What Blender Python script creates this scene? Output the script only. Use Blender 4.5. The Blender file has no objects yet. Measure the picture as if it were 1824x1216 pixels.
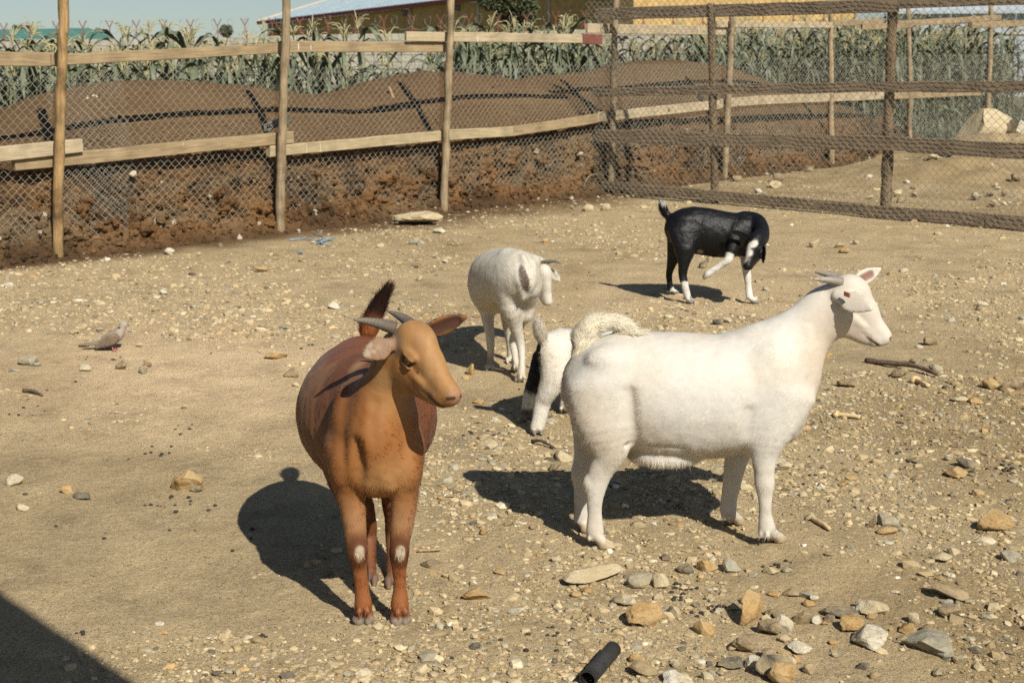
import bpy, math, random
import numpy as np
from mathutils import Vector, Matrix

random.seed(7)
rng = np.random.default_rng(7)
C = bpy.context.scene.collection
SC = bpy.context.scene

# ------------------------------------------------------------------ camera, sky, sun, exposure
H, FPX, HOR = 1.565, 2533.0, 70.0
PITCH = math.atan((608 - HOR) / FPX)
cp, sp = math.cos(PITCH), math.sin(PITCH)
cam = bpy.data.cameras.new('camera')
cam.lens = 36 * FPX / 1824
cam.sensor_width = 36
cam.clip_start, cam.clip_end = 0.05, 3000
cam.dof.use_dof = True
cam.dof.focus_distance = 4.5
cam.dof.aperture_fstop = 8.0
camo = bpy.data.objects.new('camera', cam)
camo.location = (0, 0, H)
camo.rotation_euler = (math.pi / 2 - PITCH, 0, 0)
C.objects.link(camo)
SC.camera = camo

SUN = np.array([0.55, -1.0, 1.02])
SUN = SUN / np.linalg.norm(SUN)
elev = math.asin(SUN[2])
azim = math.atan2(SUN[0], SUN[1])
world = bpy.data.worlds.new('World')
SC.world = world
world.use_nodes = True
wt = world.node_tree
bg = wt.nodes['Background']
skyn = wt.nodes.new('ShaderNodeTexSky')
skyn.sky_type = 'NISHITA'
skyn.sun_disc = False
skyn.sun_elevation = elev
skyn.sun_rotation = azim
skyn.dust_density = 0.7
skyn.air_density = 1.0
skyn.ozone_density = 1.0
stc = wt.nodes.new('ShaderNodeTexCoord')
sadd = wt.nodes.new('ShaderNodeVectorMath')
sadd.inputs[1].default_value = (0, 0, 0.046)
wt.links.new(stc.outputs['Generated'], sadd.inputs[0])
wt.links.new(sadd.outputs[0], skyn.inputs[0])
wt.links.new(skyn.outputs[0], bg.inputs[0])
bg.inputs[1].default_value = 0.054
sun = bpy.data.lights.new('sun', 'SUN')
sun.energy = 5.0
sun.angle = math.radians(0.53)
sun.color = (1.0, 0.945, 0.84)
suno = bpy.data.objects.new('sun', sun)
suno.location = (6, -10, 12)
suno.rotation_euler = Vector(tuple(-SUN)).to_track_quat('-Z', 'Y').to_euler()
C.objects.link(suno)
SC.view_settings.view_transform = 'Standard'
SC.view_settings.look = 'None'
SC.view_settings.exposure = 0.45
SC.view_settings.gamma = 1.0
SC.view_settings.use_curve_mapping = False
SC.render.engine = 'CYCLES'
SC.cycles.use_denoising = False
SC.cycles.max_bounces = 5


# ------------------------------------------------------------------ helpers: photograph pixel -> place
def ray(u, v):
    r, w = (u - 912) / FPX, (608 - v) / FPX
    return np.array([r, cp + w * sp, -sp + w * cp])


def G(u, v, z=0.0):
    d = ray(u, v)
    return d * ((z - H) / d[2]) + np.array([0, 0, H])


def Yg(v):
    return G(912, v)[1]


def P(u, v, Y):
    d = ray(u, v)
    return d * (Y / d[1]) + np.array([0, 0, H])


def pxm(p):
    """photograph pixels per metre at a point"""
    return FPX / (p[1] * cp + (H - p[2]) * sp)


def nrm(a):
    a = np.asarray(a, float)
    return a / (np.linalg.norm(a, axis=-1, keepdims=True) + 1e-12)


# ------------------------------------------------------------------ helpers: noise
def _hash(ix, iy, iz, s):
    h = (ix.astype(np.int64) * 374761393 + iy.astype(np.int64) * 668265263 + iz.astype(np.int64) * 2147483647 + s * 1274126177) & 0xFFFFFFFF
    h = ((h ^ (h >> 13)) * 1274126177) & 0xFFFFFFFF
    h = ((h ^ (h >> 16)) * 2246822519) & 0xFFFFFFFF
    return ((h ^ (h >> 15)) & 0xFFFF) / 32767.5 - 1.0


def noise3(p, s=0):
    p = np.asarray(p, float)
    i = np.floor(p).astype(np.int64)
    f = p - i
    f = f * f * (3 - 2 * f)
    r = 0
    for dx in (0, 1):
        wx = f[..., 0] if dx else 1 - f[..., 0]
        for dy in (0, 1):
            wy = f[..., 1] if dy else 1 - f[..., 1]
            for dz in (0, 1):
                wz = f[..., 2] if dz else 1 - f[..., 2]
                r = r + wx * wy * wz * _hash(i[..., 0] + dx, i[..., 1] + dy, i[..., 2] + dz, s)
    return r


def fbm(p, octv=4, s=0, gain=0.5):
    p = np.asarray(p, float)
    a, r, t = 1.0, 0, 0
    for o in range(octv):
        r = r + a * noise3(p * (2.03 ** o) + 17.3 * o, s + o)
        t += a
        a *= gain
    return r / t


def n2(x, y, f, octv=3, s=0):
    return fbm(np.stack([np.asarray(x) * f, np.asarray(y) * f, np.zeros_like(np.asarray(x, float))], -1), octv, s)


# ------------------------------------------------------------------ helpers: meshes and objects
def mesh_np(name, V, F, mats=(), smooth=True, col=None, fmat=None):
    V = np.asarray(V, np.float32).reshape(-1, 3)
    me = bpy.data.meshes.new(name)
    if isinstance(F, np.ndarray):
        nf, k = F.shape
        loops = F.reshape(-1).astype(np.int32)
        starts = np.arange(nf, dtype=np.int32) * k
    else:
        nf = len(F)
        ln = np.array([len(f) for f in F], np.int32)
        loops = np.array([i for f in F for i in f], np.int32)
        starts = np.concatenate([[0], np.cumsum(ln)[:-1]]).astype(np.int32)
    me.vertices.add(len(V))
    me.vertices.foreach_set('co', V.ravel())
    me.loops.add(len(loops))
    me.loops.foreach_set('vertex_index', loops)
    me.polygons.add(nf)
    me.polygons.foreach_set('loop_start', starts)
    me.polygons.foreach_set('use_smooth', np.full(nf, bool(smooth)))
    if fmat is not None:
        me.polygons.foreach_set('material_index', np.asarray(fmat, np.int32))
    me.update(calc_edges=True)
    if col is not None:
        a = me.color_attributes.new('Col', 'FLOAT_COLOR', 'POINT')
        c4 = np.ones((len(V), 4), np.float32)
        c4[:, :3] = col
        a.data.foreach_set('color', c4.ravel())
    for m in (mats if isinstance(mats, (list, tuple)) else (mats,)):
        me.materials.append(m)
    return me


def link(name, me, parent=None, loc=(0, 0, 0), mat4=None):
    o = bpy.data.objects.new(name, me)
    C.objects.link(o)
    if mat4 is not None:
        o.matrix_basis = mat4
    else:
        o.location = loc
    if parent is not None:
        o.parent = parent
    return o


def wobj(name, V, F, mats, parent=None, smooth=True, col=None, origin=None):
    """object from world-space vertices; parent Empties carry a translation only"""
    V = np.asarray(V, float)
    if origin is None:
        origin = np.array(parent.location) if parent is not None else V.mean(0) * 0
    o = link(name, mesh_np(name, V - origin, F, mats, smooth, col), parent)
    if parent is None:
        o.location = tuple(origin)
    else:
        o.location = tuple(np.array(origin) - np.array(parent_world(parent)))
    return o


def parent_world(p):
    l = np.array(p.location)
    while p.parent is not None:
        p = p.parent
        l = l + np.array(p.location)
    return l


def thing(name, label, cat, loc=(0, 0, 0), group=None):
    o = bpy.data.objects.new(name, None)
    o.empty_display_size = 0.1
    o.location = tuple(float(x) for x in loc)
    C.objects.link(o)
    return tag(o, label, cat, group)


def tag(o, label=None, cat=None, group=None, kind=None):
    if label:
        o['label'] = label
    if cat:
        o['category'] = cat
    if group:
        o['group'] = group
    if kind:
        o['kind'] = kind
    return o


def cat_meshes(parts):
    Vs, Fs, off = [], [], 0
    for V, F in parts:
        V = np.asarray(V, float).reshape(-1, 3)
        Vs.append(V)
        Fs.extend([tuple(int(i) + off for i in f) for f in F])
        off += len(V)
    return np.concatenate(Vs), Fs


def box_m(c, e, n, u, L, T, Hh):
    """box with centre c along unit axes e, n, u"""
    c, e, n, u = map(np.asarray, (c, e, n, u))
    V = []
    for a in (-1, 1):
        for b in (-1, 1):
            for d in (-1, 1):
                V.append(c + e * a * L / 2 + n * b * T / 2 + u * d * Hh / 2)
    F = [(0, 1, 3, 2), (4, 6, 7, 5), (0, 4, 5, 1), (2, 3, 7, 6), (0, 2, 6, 4), (1, 5, 7, 3)]
    return np.array(V), F


EX, EY, EZ = np.eye(3)


def catmull(pts, res):
    pts = np.asarray(pts, float)
    n = len(pts)
    if n < 3:
        t = np.linspace(0, 1, res + 1)[:, None]
        return pts[0] * (1 - t) + pts[1] * t
    ext = np.concatenate([[2 * pts[0] - pts[1]], pts, [2 * pts[-1] - pts[-2]]])
    out = []
    for i in range(n - 1):
        p0, p1, p2, p3 = ext[i:i + 4]
        for t in np.linspace(0, 1, res, endpoint=False):
            out.append(0.5 * (2 * p1 + (p2 - p0) * t + (2 * p0 - 5 * p1 + 4 * p2 - p3) * t * t + (3 * p1 - p0 - 3 * p2 + p3) * t ** 3))
    out.append(pts[-1])
    return np.array(out)


def tube_m(path, rad, sides=8, jitter=0.0, seed=0, caps=True, up=(0.2, 0.3, 0.93)):
    path = np.asarray(path, float)
    n = len(path)
    rad = np.broadcast_to(np.asarray(rad, float), (n,))
    tan = nrm(np.gradient(path, axis=0))
    r0 = np.random.default_rng(seed)
    a = np.cross(tan, np.asarray(up, float))
    bad = np.linalg.norm(a, axis=1) < 0.15
    a[bad] = np.cross(tan[bad], np.array([1.0, 0.1, 0.0]))
    a = nrm(a)
    b = np.cross(tan, a)
    th = np.linspace(0, 2 * np.pi, sides, endpoint=False)
    rr = rad[:, None] * (1 + jitter * r0.standard_normal((n, sides)))
    V = path[:, None] + rr[..., None] * (np.cos(th)[None, :, None] * a[:, None] + np.sin(th)[None, :, None] * b[:, None])
    V = V.reshape(-1, 3)
    F = []
    for i in range(n - 1):
        for j in range(sides):
            k = (j + 1) % sides
            F.append((i * sides + j, i * sides + k, (i + 1) * sides + k, (i + 1) * sides + j))
    if caps:
        F.append(tuple(range(sides - 1, -1, -1)))
        F.append(tuple((n - 1) * sides + j for j in range(sides)))
    return V, F


def wires_m(A, B, r, sides=3):
    """many straight wire pieces, vectorised"""
    A, B = np.asarray(A, float), np.asarray(B, float)
    t = nrm(B - A)
    a = np.cross(t, np.array([0.31, 0.77, 0.2]))
    a = nrm(a)
    b = np.cross(t, a)
    N = len(A)
    th = np.linspace(0, 2 * np.pi, sides, endpoint=False)
    off = r * (np.cos(th)[None, :, None] * a[:, None] + np.sin(th)[None, :, None] * b[:, None])
    V = np.concatenate([A[:, None] + off, B[:, None] + off], 1).reshape(-1, 3)
    base = np.arange(N)[:, None] * (2 * sides)
    Fs = []
    for j in range(sides):
        k = (j + 1) % sides
        Fs.append(np.concatenate([base + j, base + k, base + sides + k, base + sides + j], 1))
    return V, np.concatenate(Fs)


def ico(sub=2):
    t = (1 + 5 ** 0.5) / 2
    V = [(-1, t, 0), (1, t, 0), (-1, -t, 0), (1, -t, 0), (0, -1, t), (0, 1, t), (0, -1, -t), (0, 1, -t), (t, 0, -1), (t, 0, 1), (-t, 0, -1), (-t, 0, 1)]
    F = [(0, 11, 5), (0, 5, 1), (0, 1, 7), (0, 7, 10), (0, 10, 11), (1, 5, 9), (5, 11, 4), (11, 10, 2), (10, 7, 6), (7, 1, 8),
         (3, 9, 4), (3, 4, 2), (3, 2, 6), (3, 6, 8), (3, 8, 9), (4, 9, 5), (2, 4, 11), (6, 2, 10), (8, 6, 7), (9, 8, 1)]
    V = [np.array(v, float) / np.linalg.norm(v) for v in V]
    for _ in range(sub):
        cache, F2 = {}, []

        def mid(i, j):
            k = (min(i, j), max(i, j))
            if k not in cache:
                m = V[i] + V[j]
                V.append(m / np.linalg.norm(m))
                cache[k] = len(V) - 1
            return cache[k]
        for a, b, c in F:
            x, y, z = mid(a, b), mid(b, c), mid(c, a)
            F2 += [(a, x, z), (b, y, x), (c, z, y), (x, y, z)]
        F = F2
    return np.array(V), np.array(F)


ICO0, ICO1, ICO2, ICO3 = ico(0), ico(1), ico(2), ico(3)


# ------------------------------------------------------------------ helpers: materials
def new_mat(name):
    m = bpy.data.materials.new(name)
    m.use_nodes = True
    nt = m.node_tree
    return m, nt, nt.nodes['Principled BSDF']


def nd(nt, t, **kw):
    n = nt.nodes.new(t)
    for k, v in kw.items():
        setattr(n, k, v)
    return n


def ramp(nt, fac, stops):
    r = nd(nt, 'ShaderNodeValToRGB')
    cr = r.color_ramp
    while len(cr.elements) < len(stops):
        cr.elements.new(0.5)
    for e, (p, c) in zip(cr.elements, stops):
        e.position = p
        e.color = (*c, 1) if len(c) == 3 else c
    nt.links.new(fac, r.inputs[0])
    return r.outputs[0]


def noise_n(nt, vec, scale, detail=4, rough=0.6, dist=0.0):
    n = nd(nt, 'ShaderNodeTexNoise')
    n.inputs['Scale'].default_value = scale
    n.inputs['Detail'].default_value = detail
    n.inputs['Roughness'].default_value = rough
    n.inputs['Distortion'].default_value = dist
    if vec is not None:
        nt.links.new(vec, n.inputs['Vector'])
    return n.outputs[0]


def mix_c(nt, mode, fac, a, b):
    m = nd(nt, 'ShaderNodeMix', data_type='RGBA', blend_type=mode)
    for sock, val in ((m.inputs[0], fac), (m.inputs[6], a), (m.inputs[7], b)):
        if hasattr(val, 'is_output'):
            nt.links.new(val, sock)
        elif isinstance(val, (int, float)):
            sock.default_value = val
        else:
            sock.default_value = (*val, 1)
    return m.outputs[2]


def coords(nt, kind='Object', scale=(1, 1, 1), rnd=False):
    tc = nd(nt, 'ShaderNodeTexCoord')
    mp = nd(nt, 'ShaderNodeMapping')
    mp.inputs['Scale'].default_value = scale
    if kind == 'World':
        g = nd(nt, 'ShaderNodeNewGeometry')
        nt.links.new(g.outputs['Position'], mp.inputs['Vector'])
    else:
        nt.links.new(tc.outputs[kind], mp.inputs['Vector'])
    if rnd:
        oi = nd(nt, 'ShaderNodeObjectInfo')
        v = nd(nt, 'ShaderNodeVectorMath', operation='SCALE')
        v.inputs[0].default_value = (37.0, 21.0, 53.0)
        nt.links.new(oi.outputs['Random'], v.inputs['Scale'])
        nt.links.new(v.outputs[0], mp.inputs['Location'])
    return mp.outputs[0]


def bump(nt, bsdf, height, strength, dist=0.01, prev=None):
    b = nd(nt, 'ShaderNodeBump')
    b.inputs['Strength'].default_value = strength
    b.inputs['Distance'].default_value = dist
    nt.links.new(height, b.inputs['Height'])
    if prev is not None:
        nt.links.new(prev, b.inputs['Normal'])
    nt.links.new(b.outputs[0], bsdf.inputs['Normal'])
    return b.outputs[0]


def simple_mat(name, stops, scale=8, rough=0.85, bmp=0.3, bscale=None, stretch=(1, 1, 1), rnd=True, spec=0.25, metal=0.0, vary=0.25, dist=0.01, kind='Object'):
    m, nt, b = new_mat(name)
    v = coords(nt, kind, stretch, rnd)
    n = noise_n(nt, v, scale, 5, 0.65)
    c = ramp(nt, n, stops)
    n2_ = noise_n(nt, v, scale * 4.7, 3, 0.6)
    f = ramp(nt, n2_, [(0.3, (1 - vary,) * 3), (0.7, (1 + vary * 0.6,) * 3)])
    c = mix_c(nt, 'MULTIPLY', 1.0, c, f)
    nt.links.new(c, b.inputs['Base Color'])
    b.inputs['Roughness'].default_value = rough
    b.inputs['Specular IOR Level'].default_value = spec
    b.inputs['Metallic'].default_value = metal
    if bmp:
        bump(nt, b, noise_n(nt, v, bscale or scale * 3, 5, 0.7), bmp, dist)
    return m


def col_mat(name, rough=0.8, spec=0.2, nscale=30, vary=0.25, bscale=120, bmp=0.3, bdist=0.004, sheen=0.0, kind='Object', stretch=(1, 1, 1)):
    """colour comes from the mesh's own colour attribute, broken up by noise"""
    m, nt, b = new_mat(name)
    a = nd(nt, 'ShaderNodeAttribute', attribute_name='Col')
    v = coords(nt, kind, stretch)
    f = ramp(nt, noise_n(nt, v, nscale, 5, 0.7), [(0.25, (1 - vary,) * 3), (0.75, (1 + vary * 0.7,) * 3)])
    c = mix_c(nt, 'MULTIPLY', 1.0, a.outputs['Color'], f)
    nt.links.new(c, b.inputs['Base Color'])
    b.inputs['Roughness'].default_value = rough
    b.inputs['Specular IOR Level'].default_value = spec
    if sheen:
        b.inputs['Sheen Weight'].default_value = sheen
        b.inputs['Sheen Roughness'].default_value = 0.4
    if bmp:
        bump(nt, b, noise_n(nt, v, bscale, 4, 0.7), bmp, bdist)
    return m


def rgb(r, g, b):
    f = lambda c: (c / 255 / 12.92) if c / 255 <= 0.04045 else ((c / 255 + 0.055) / 1.055) ** 2.4
    return (f(r), f(g), f(b))

# ================================================================== SETTING: ground
def gh(x, y):
    """height of the pen floor"""
    x, y = np.asarray(x, float), np.asarray(y, float)
    return 0.012 * n2(x, y, 0.9, 3, 11) + 0.008 * n2(x, y, 5.0, 3, 12) - 0.002


def near(x, y, cx, cy, r):
    return np.exp(-((x - cx) ** 2 + (y - cy) ** 2) / (r * r))


# left fence line and right fence line in plan
FA = G(103, 462)[:2]
FE = nrm(np.array([0.685, 0.729]))
FB = np.array([-FE[1], FE[0]])            # away from the pen
RA = G(1066, 345)[:2]
RE = nrm(G(1824, 412)[:2] - RA)
RN = np.array([RE[1], -RE[0]])            # towards the pen (camera side)
if RN[1] > 0:
    RN = -RN


def fs(x, y):
    d0, d1 = x - FA[0], y - FA[1]
    return d0 * FE[0] + d1 * FE[1], d0 * FB[0] + d1 * FB[1]


def ground_col(x, y):
    tan = np.array([0.408, 0.318, 0.186])
    pale = np.array([0.560, 0.425, 0.258])
    brown = np.array([0.270, 0.195, 0.098])
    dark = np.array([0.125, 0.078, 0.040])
    n1 = n2(x, y, 0.55, 4, 3)
    n3 = n2(x, y, 2.3, 4, 5)
    c = tan + 0 * x[:, None]
    sand = np.clip(1.3 * near(x, y, -1.7, 6.6, 1.25) + 0.5 * near(x, y, 0.5, 8.7, 1.8) + 0.35 * n1 + 0.25 * n3 - 0.1, 0, 1)[:, None]
    c = c * (1 - sand) + pale * sand
    br = np.clip(0.8 * near(x, y, 2.6, 6.0, 1.2) + 0.7 * near(x, y, 1.5, 3.5, 0.8) - 0.55 * n1 + 0.5 * n3 - 0.1, 0, 0.85)[:, None]
    c = c * (1 - br) + brown * br
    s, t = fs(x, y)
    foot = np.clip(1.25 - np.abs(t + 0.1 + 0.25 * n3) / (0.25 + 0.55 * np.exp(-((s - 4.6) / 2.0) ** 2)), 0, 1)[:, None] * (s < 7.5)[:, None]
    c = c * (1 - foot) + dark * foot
    r, q = (x - RA[0]) * RE[0] + (y - RA[1]) * RE[1], (x - RA[0]) * RN[0] + (y - RA[1]) * RN[1]
    beyond = (np.clip(-q * 2, 0, 1) * np.clip(0.55 - n3 * 1.1 - n1 * 0.5, 0, 0.9))[:, None]
    c = c * (1 - beyond) + brown * beyond
    far = np.clip((y - 22) / 5, 0, 1)[:, None]
    return c * (1 - far) + np.array([0.13, 0.12, 0.06]) * far


kk = np.concatenate([[-40, -10, -3, -1.2], np.linspace(-0.75, 0.75, 330), [1.2, 3, 10, 40]])
yy = np.concatenate([[-60, -20, -5, 0.3], np.geomspace(1.2, 60, 540), [100, 250, 700, 2000]])
KX, YY = np.meshgrid(kk, yy)
XX = KX * np.maximum(YY, 1.2)
gx, gy = XX.ravel(), YY.ravel()
gz = gh(gx, gy)
gz = gz + 0.0055 * n2(gx, gy, 24, 2, 31) * (np.abs(gy) < 20)
# rough dirt heap beyond the right hand fence
hp = G(1560, 322)
gz = gz + 0.24 * near(gx, gy, hp[0] + 0.75, hp[1] + 0.3, 0.85) * (1 + 0.8 * n2(gx, gy, 3.5, 4, 41))
hp2 = G(1760, 300)
gz = gz + 0.28 * near(gx, gy, hp2[0] + 0.6, hp2[1] + 1.2, 1.3) * (1 + 0.8 * n2(gx, gy, 3.2, 4, 42))
gz = np.where((gy < 0) | (gy > 60), 0.0, gz)
nC, nR = len(kk), len(yy)
ii = (np.arange(nR - 1)[:, None] * nC + np.arange(nC - 1)[None]).ravel()
gF = np.stack([ii, ii + 1, ii + nC + 1, ii + nC], 1)

mg, nt, b = new_mat('bare_earth')
a = nd(nt, 'ShaderNodeAttribute', attribute_name='Col')
v = coords(nt, 'World')
f1 = ramp(nt, noise_n(nt, v, 3.2, 8, 0.74), [(0.28, (0.60, 0.585, 0.56)), (0.47, (0.97, 0.96, 0.95)), (0.70, (1.22, 1.21, 1.19))])
f2 = ramp(nt, noise_n(nt, v, 95, 4, 0.75), [(0.30, (0.50, 0.48, 0.45)), (0.46, (1, 1, 1)), (0.68, (1.22, 1.21, 1.19))])
c = mix_c(nt, 'MULTIPLY', 1.0, a.outputs['Color'], f1)
c = mix_c(nt, 'MULTIPLY', 1.0, c, f2)
vo = nd(nt, 'ShaderNodeTexVoronoi')
vo.inputs['Scale'].default_value = 130
nt.links.new(v, vo.inputs['Vector'])
sepc = nd(nt, 'ShaderNodeSeparateColor')
nt.links.new(vo.outputs['Color'], sepc.inputs[0])
gr = ramp(nt, sepc.outputs[0], [(0.80, (0, 0, 0)), (0.83, (1, 1, 1))])
grc = ramp(nt, sepc.outputs[1], [(0.0, (0.13, 0.11, 0.07)), (0.45, (0.32, 0.26, 0.15)), (0.8, (0.47, 0.39, 0.25)), (1.0, (0.58, 0.51, 0.38))])
edge = ramp(nt, vo.outputs['Distance'], [(0.30, (1, 1, 1)), (0.45, (0, 0, 0))])
mk = mix_c(nt, 'MULTIPLY', 1.0, gr, edge)
c = mix_c(nt, 'MIX', mk, c, grc)
nt.links.new(c, b.inputs['Base Color'])
b.inputs['Roughness'].default_value = 0.95
b.inputs['Specular IOR Level'].default_value = 0.1
b1 = bump(nt, b, noise_n(nt, v, 28, 6, 0.75), 0.9, 0.022)
b2 = bump(nt, b, noise_n(nt, v, 170, 3, 0.8), 0.75, 0.006, b1)
bump(nt, b, mk, 0.6, 0.004, b2)
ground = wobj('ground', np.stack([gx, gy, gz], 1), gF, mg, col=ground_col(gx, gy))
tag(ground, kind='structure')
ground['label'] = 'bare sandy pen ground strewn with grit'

# ================================================================== SETTING: dirt mounds behind the left fence
TC = 1.15


def s_on(u, v, t):
    d = ray(u, v)
    o = FA + FB * t
    s = -(o[0] * d[1] - o[1] * d[0]) / (FE[0] * d[1] - FE[1] * d[0])
    Y = o[1] + FE[1] * s
    return s, H + d[2] * Y / d[1]


crest = [(-260, 262), (-40, 215), (0, 205), (60, 180), (100, 165), (200, 147), (280, 145), (380, 148), (450, 155), (520, 165), (575, 172), (640, 158), (700, 140),
         (760, 128), (820, 130), (880, 137), (935, 144), (990, 134), (1050, 131), (1100, 120), (1150, 110), (1220, 108), (1290, 118), (1350, 142),
         (1420, 163), (1490, 205), (1540, 245), (1580, 275)]
cs = np.array([s_on(u, v, TC) for u, v in crest])
NS, NQ = 820, 150
S = np.linspace(cs[0, 0] - 3.6, cs[-1, 0], NS)
ZC = np.interp(S, cs[:, 0], cs[:, 1])
ker = np.hanning(15)
ZC = np.convolve(np.pad(ZC, 7, 'edge'), ker / ker.sum(), 'valid')
ZC = np.maximum(ZC * np.clip((S - S[0]) / 0.9, 0, 1) ** 0.6, 0.02)
ZF = np.interp(S, [-4, 0, 2.6, 4, 5.5, 7, 9], [0.66, 0.66, 0.65, 0.62, 0.68, 0.70, 0.5])
ZF = np.minimum(ZF, ZC * 0.75)
prof_t = [-0.24, -0.10, 0.00, 0.06, 0.08, 0.11, 0.16, 0.30, 0.62, TC, 1.7, 2.3, 2.9, 3.2]
cols = []
for zc, zf in zip(ZC, ZF):
    z = [-0.05, 0.012, 0.10 * zf / 0.65, 0.3 * zf, 0.58 * zf, 0.82 * zf, zf, zf + (zc - zf) * 0.24, zf + (zc - zf) * 0.66, zc, zc * 0.9, zc * 0.5, 0.0, -0.08]
    cols.append(catmull(np.stack([prof_t, z], 1), 16))
cols = np.array(cols)                                      # NS x nq x 2
nq = cols.shape[1]
MT, MZ = cols[..., 0], cols[..., 1]
MP = FA[None, None] + FE[None, None] * S[:, None, None] + FB[None, None] * MT[..., None]
MV = np.concatenate([MP, MZ[..., None]], -1).reshape(-1, 3)
face = np.clip(1 - np.abs(MT.ravel() - 0.06) / 0.22, 0, 1)
big = fbm(MV * np.array([2.2, 2.2, 3.0]), 3, 60)
mid_ = fbm(MV * 8.0, 4, 61)
fine = fbm(MV * 30.0, 3, 62)
ridge = 1 - np.abs(fbm(MV * 15.0, 3, 63)) * 2.5
disp = big * 0.06 * face + mid_ * (0.10 * face + 0.02) + fine * (0.040 * face + 0.017) + ridge * 0.030 * face
low = np.clip(MZ.ravel() / 0.06, 0, 1)
dn = np.concatenate([-FB[None] * face[:, None], (1 - face)[:, None]], 1)
MV = MV + dn * (disp * low)[:, None]
mF = (np.arange(NS - 1)[:, None] * nq + np.arange(nq - 1)[None]).ravel()
mF = np.stack([mF, mF + nq, mF + nq + 1, mF + 1], 1)
topc = np.array([0.115, 0.069, 0.034])
pale_t = np.array([0.150, 0.096, 0.050])
orange = np.array([0.160, 0.086, 0.036])
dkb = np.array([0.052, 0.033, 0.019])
greyb = np.array([0.155, 0.115, 0.068])
w1 = np.clip(fbm(MV * 1.6, 4, 70) * 1.6 + 0.5, 0, 1)[:, None]
w2 = np.clip(fbm(MV * 3.0, 4, 71) * 2.4 + 0.25, 0, 1)[:, None]
w3 = np.clip(fbm(MV * np.array([1.2, 1.2, 4]), 3, 72) * 2.6 - 0.15, 0, 1)[:, None]
tc_ = topc * (1 - w1 * 0.6) + pale_t * w1 * 0.6
fc_ = orange * (1 - w2 * 0.75) + dkb * w2 * 0.75
fc_ = fc_ * (1 - w3 * 0.6) + greyb * w3 * 0.6
fa = np.clip(face * 2.2, 0, 1)[:, None]
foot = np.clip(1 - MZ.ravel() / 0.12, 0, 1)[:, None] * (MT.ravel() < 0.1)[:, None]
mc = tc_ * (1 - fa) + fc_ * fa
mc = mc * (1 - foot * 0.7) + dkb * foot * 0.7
mat_dirt = col_mat('dug_dirt', 0.95, 0.08, 55, 0.45, 90, 0.9, 0.012)
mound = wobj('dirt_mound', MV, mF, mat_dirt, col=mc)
tag(mound, kind='structure')
mound['label'] = 'rounded brown dirt mounds with a cut orange face behind the mesh fence'

# lumps of dug soil on the cut face and a few on the tops
NCL = 13000
ci = rng.integers(0, NS, NCL)
qf = np.where(rng.random(NCL) < 0.74, rng.integers(14, 100, NCL), rng.integers(100, 150, NCL))
cp_ = MV.reshape(NS, nq, 3)[ci, qf]
sz = np.clip(rng.lognormal(-4.45, 0.5, NCL), 0.005, 0.042)
sz[qf >= 100] *= 0.5
iv, ifc = ICO1
tmpl = [iv * (1 + 0.75 * fbm(iv * 1.9 + 9 * k, 2, 80 + k))[:, None] for k in range(8)]
pick = rng.integers(0, 8, NCL)
ang = rng.random(NCL) * 6.283
cV = np.array(tmpl)[pick]
ca, sa = np.cos(ang)[:, None], np.sin(ang)[:, None]
cV = np.stack([cV[..., 0] * ca - cV[..., 1] * sa, cV[..., 0] * sa + cV[..., 1] * ca, cV[..., 2]], -1)
cV = cV * (sz[:, None, None] * (0.7 + 0.6 * rng.random((NCL, 1, 3)))) + cp_[:, None]
cF = (ifc[None] + (np.arange(NCL) * len(iv))[:, None, None]).reshape(-1, 3)
cc = mc.reshape(NS, nq, 3)[ci, qf] * (0.7 + 0.65 * rng.random((NCL, 1)))
pl = rng.random(NCL) < 0.012
cc[pl] = np.array([0.42, 0.37, 0.28])
clods = wobj('dirt_clods', cV.reshape(-1, 3), cF, mat_dirt, smooth=False, col=np.repeat(cc, len(iv), 0))
tag(clods, 'crumbly orange and brown soil lumps on the cut mound face', kind='stuff')


# ================================================================== SETTING: fences
def wood(name, stops, vary=0.3, bmp=0.5, rough=0.85, axis=0, scale=3.0):
    st = [26, 26, 26]
    st[axis] = 1.6
    m, nt, b = new_mat(name)
    v = coords(nt, 'Object', tuple(st), True)
    n = noise_n(nt, v, scale, 6, 0.65, 0.6)
    c = ramp(nt, n, stops)
    v2 = coords(nt, 'Object', (1, 1, 1), True)
    f = ramp(nt, noise_n(nt, v2, 5, 4, 0.6), [(0.3, (1 - vary,) * 3), (0.55, (1, 1, 1)), (0.75, (1 + vary * 0.4,) * 3)])
    c = mix_c(nt, 'MULTIPLY', 1.0, c, f)
    # dark knots
    vo = nd(nt, 'ShaderNodeTexVoronoi')
    vo.inputs['Scale'].default_value = 3.4
    nt.links.new(v2, vo.inputs['Vector'])
    k = ramp(nt, vo.outputs['Distance'], [(0.05, (0.32, 0.24, 0.17)), (0.11, (1, 1, 1))])
    c = mix_c(nt, 'MULTIPLY', 1.0, c, k)
    nt.links.new(c, b.inputs['Base Color'])
    b.inputs['Roughness'].default_value = rough
    b.inputs['Specular IOR Level'].default_value = 0.15
    bump(nt, b, n, bmp, 0.006)
    return m


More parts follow.
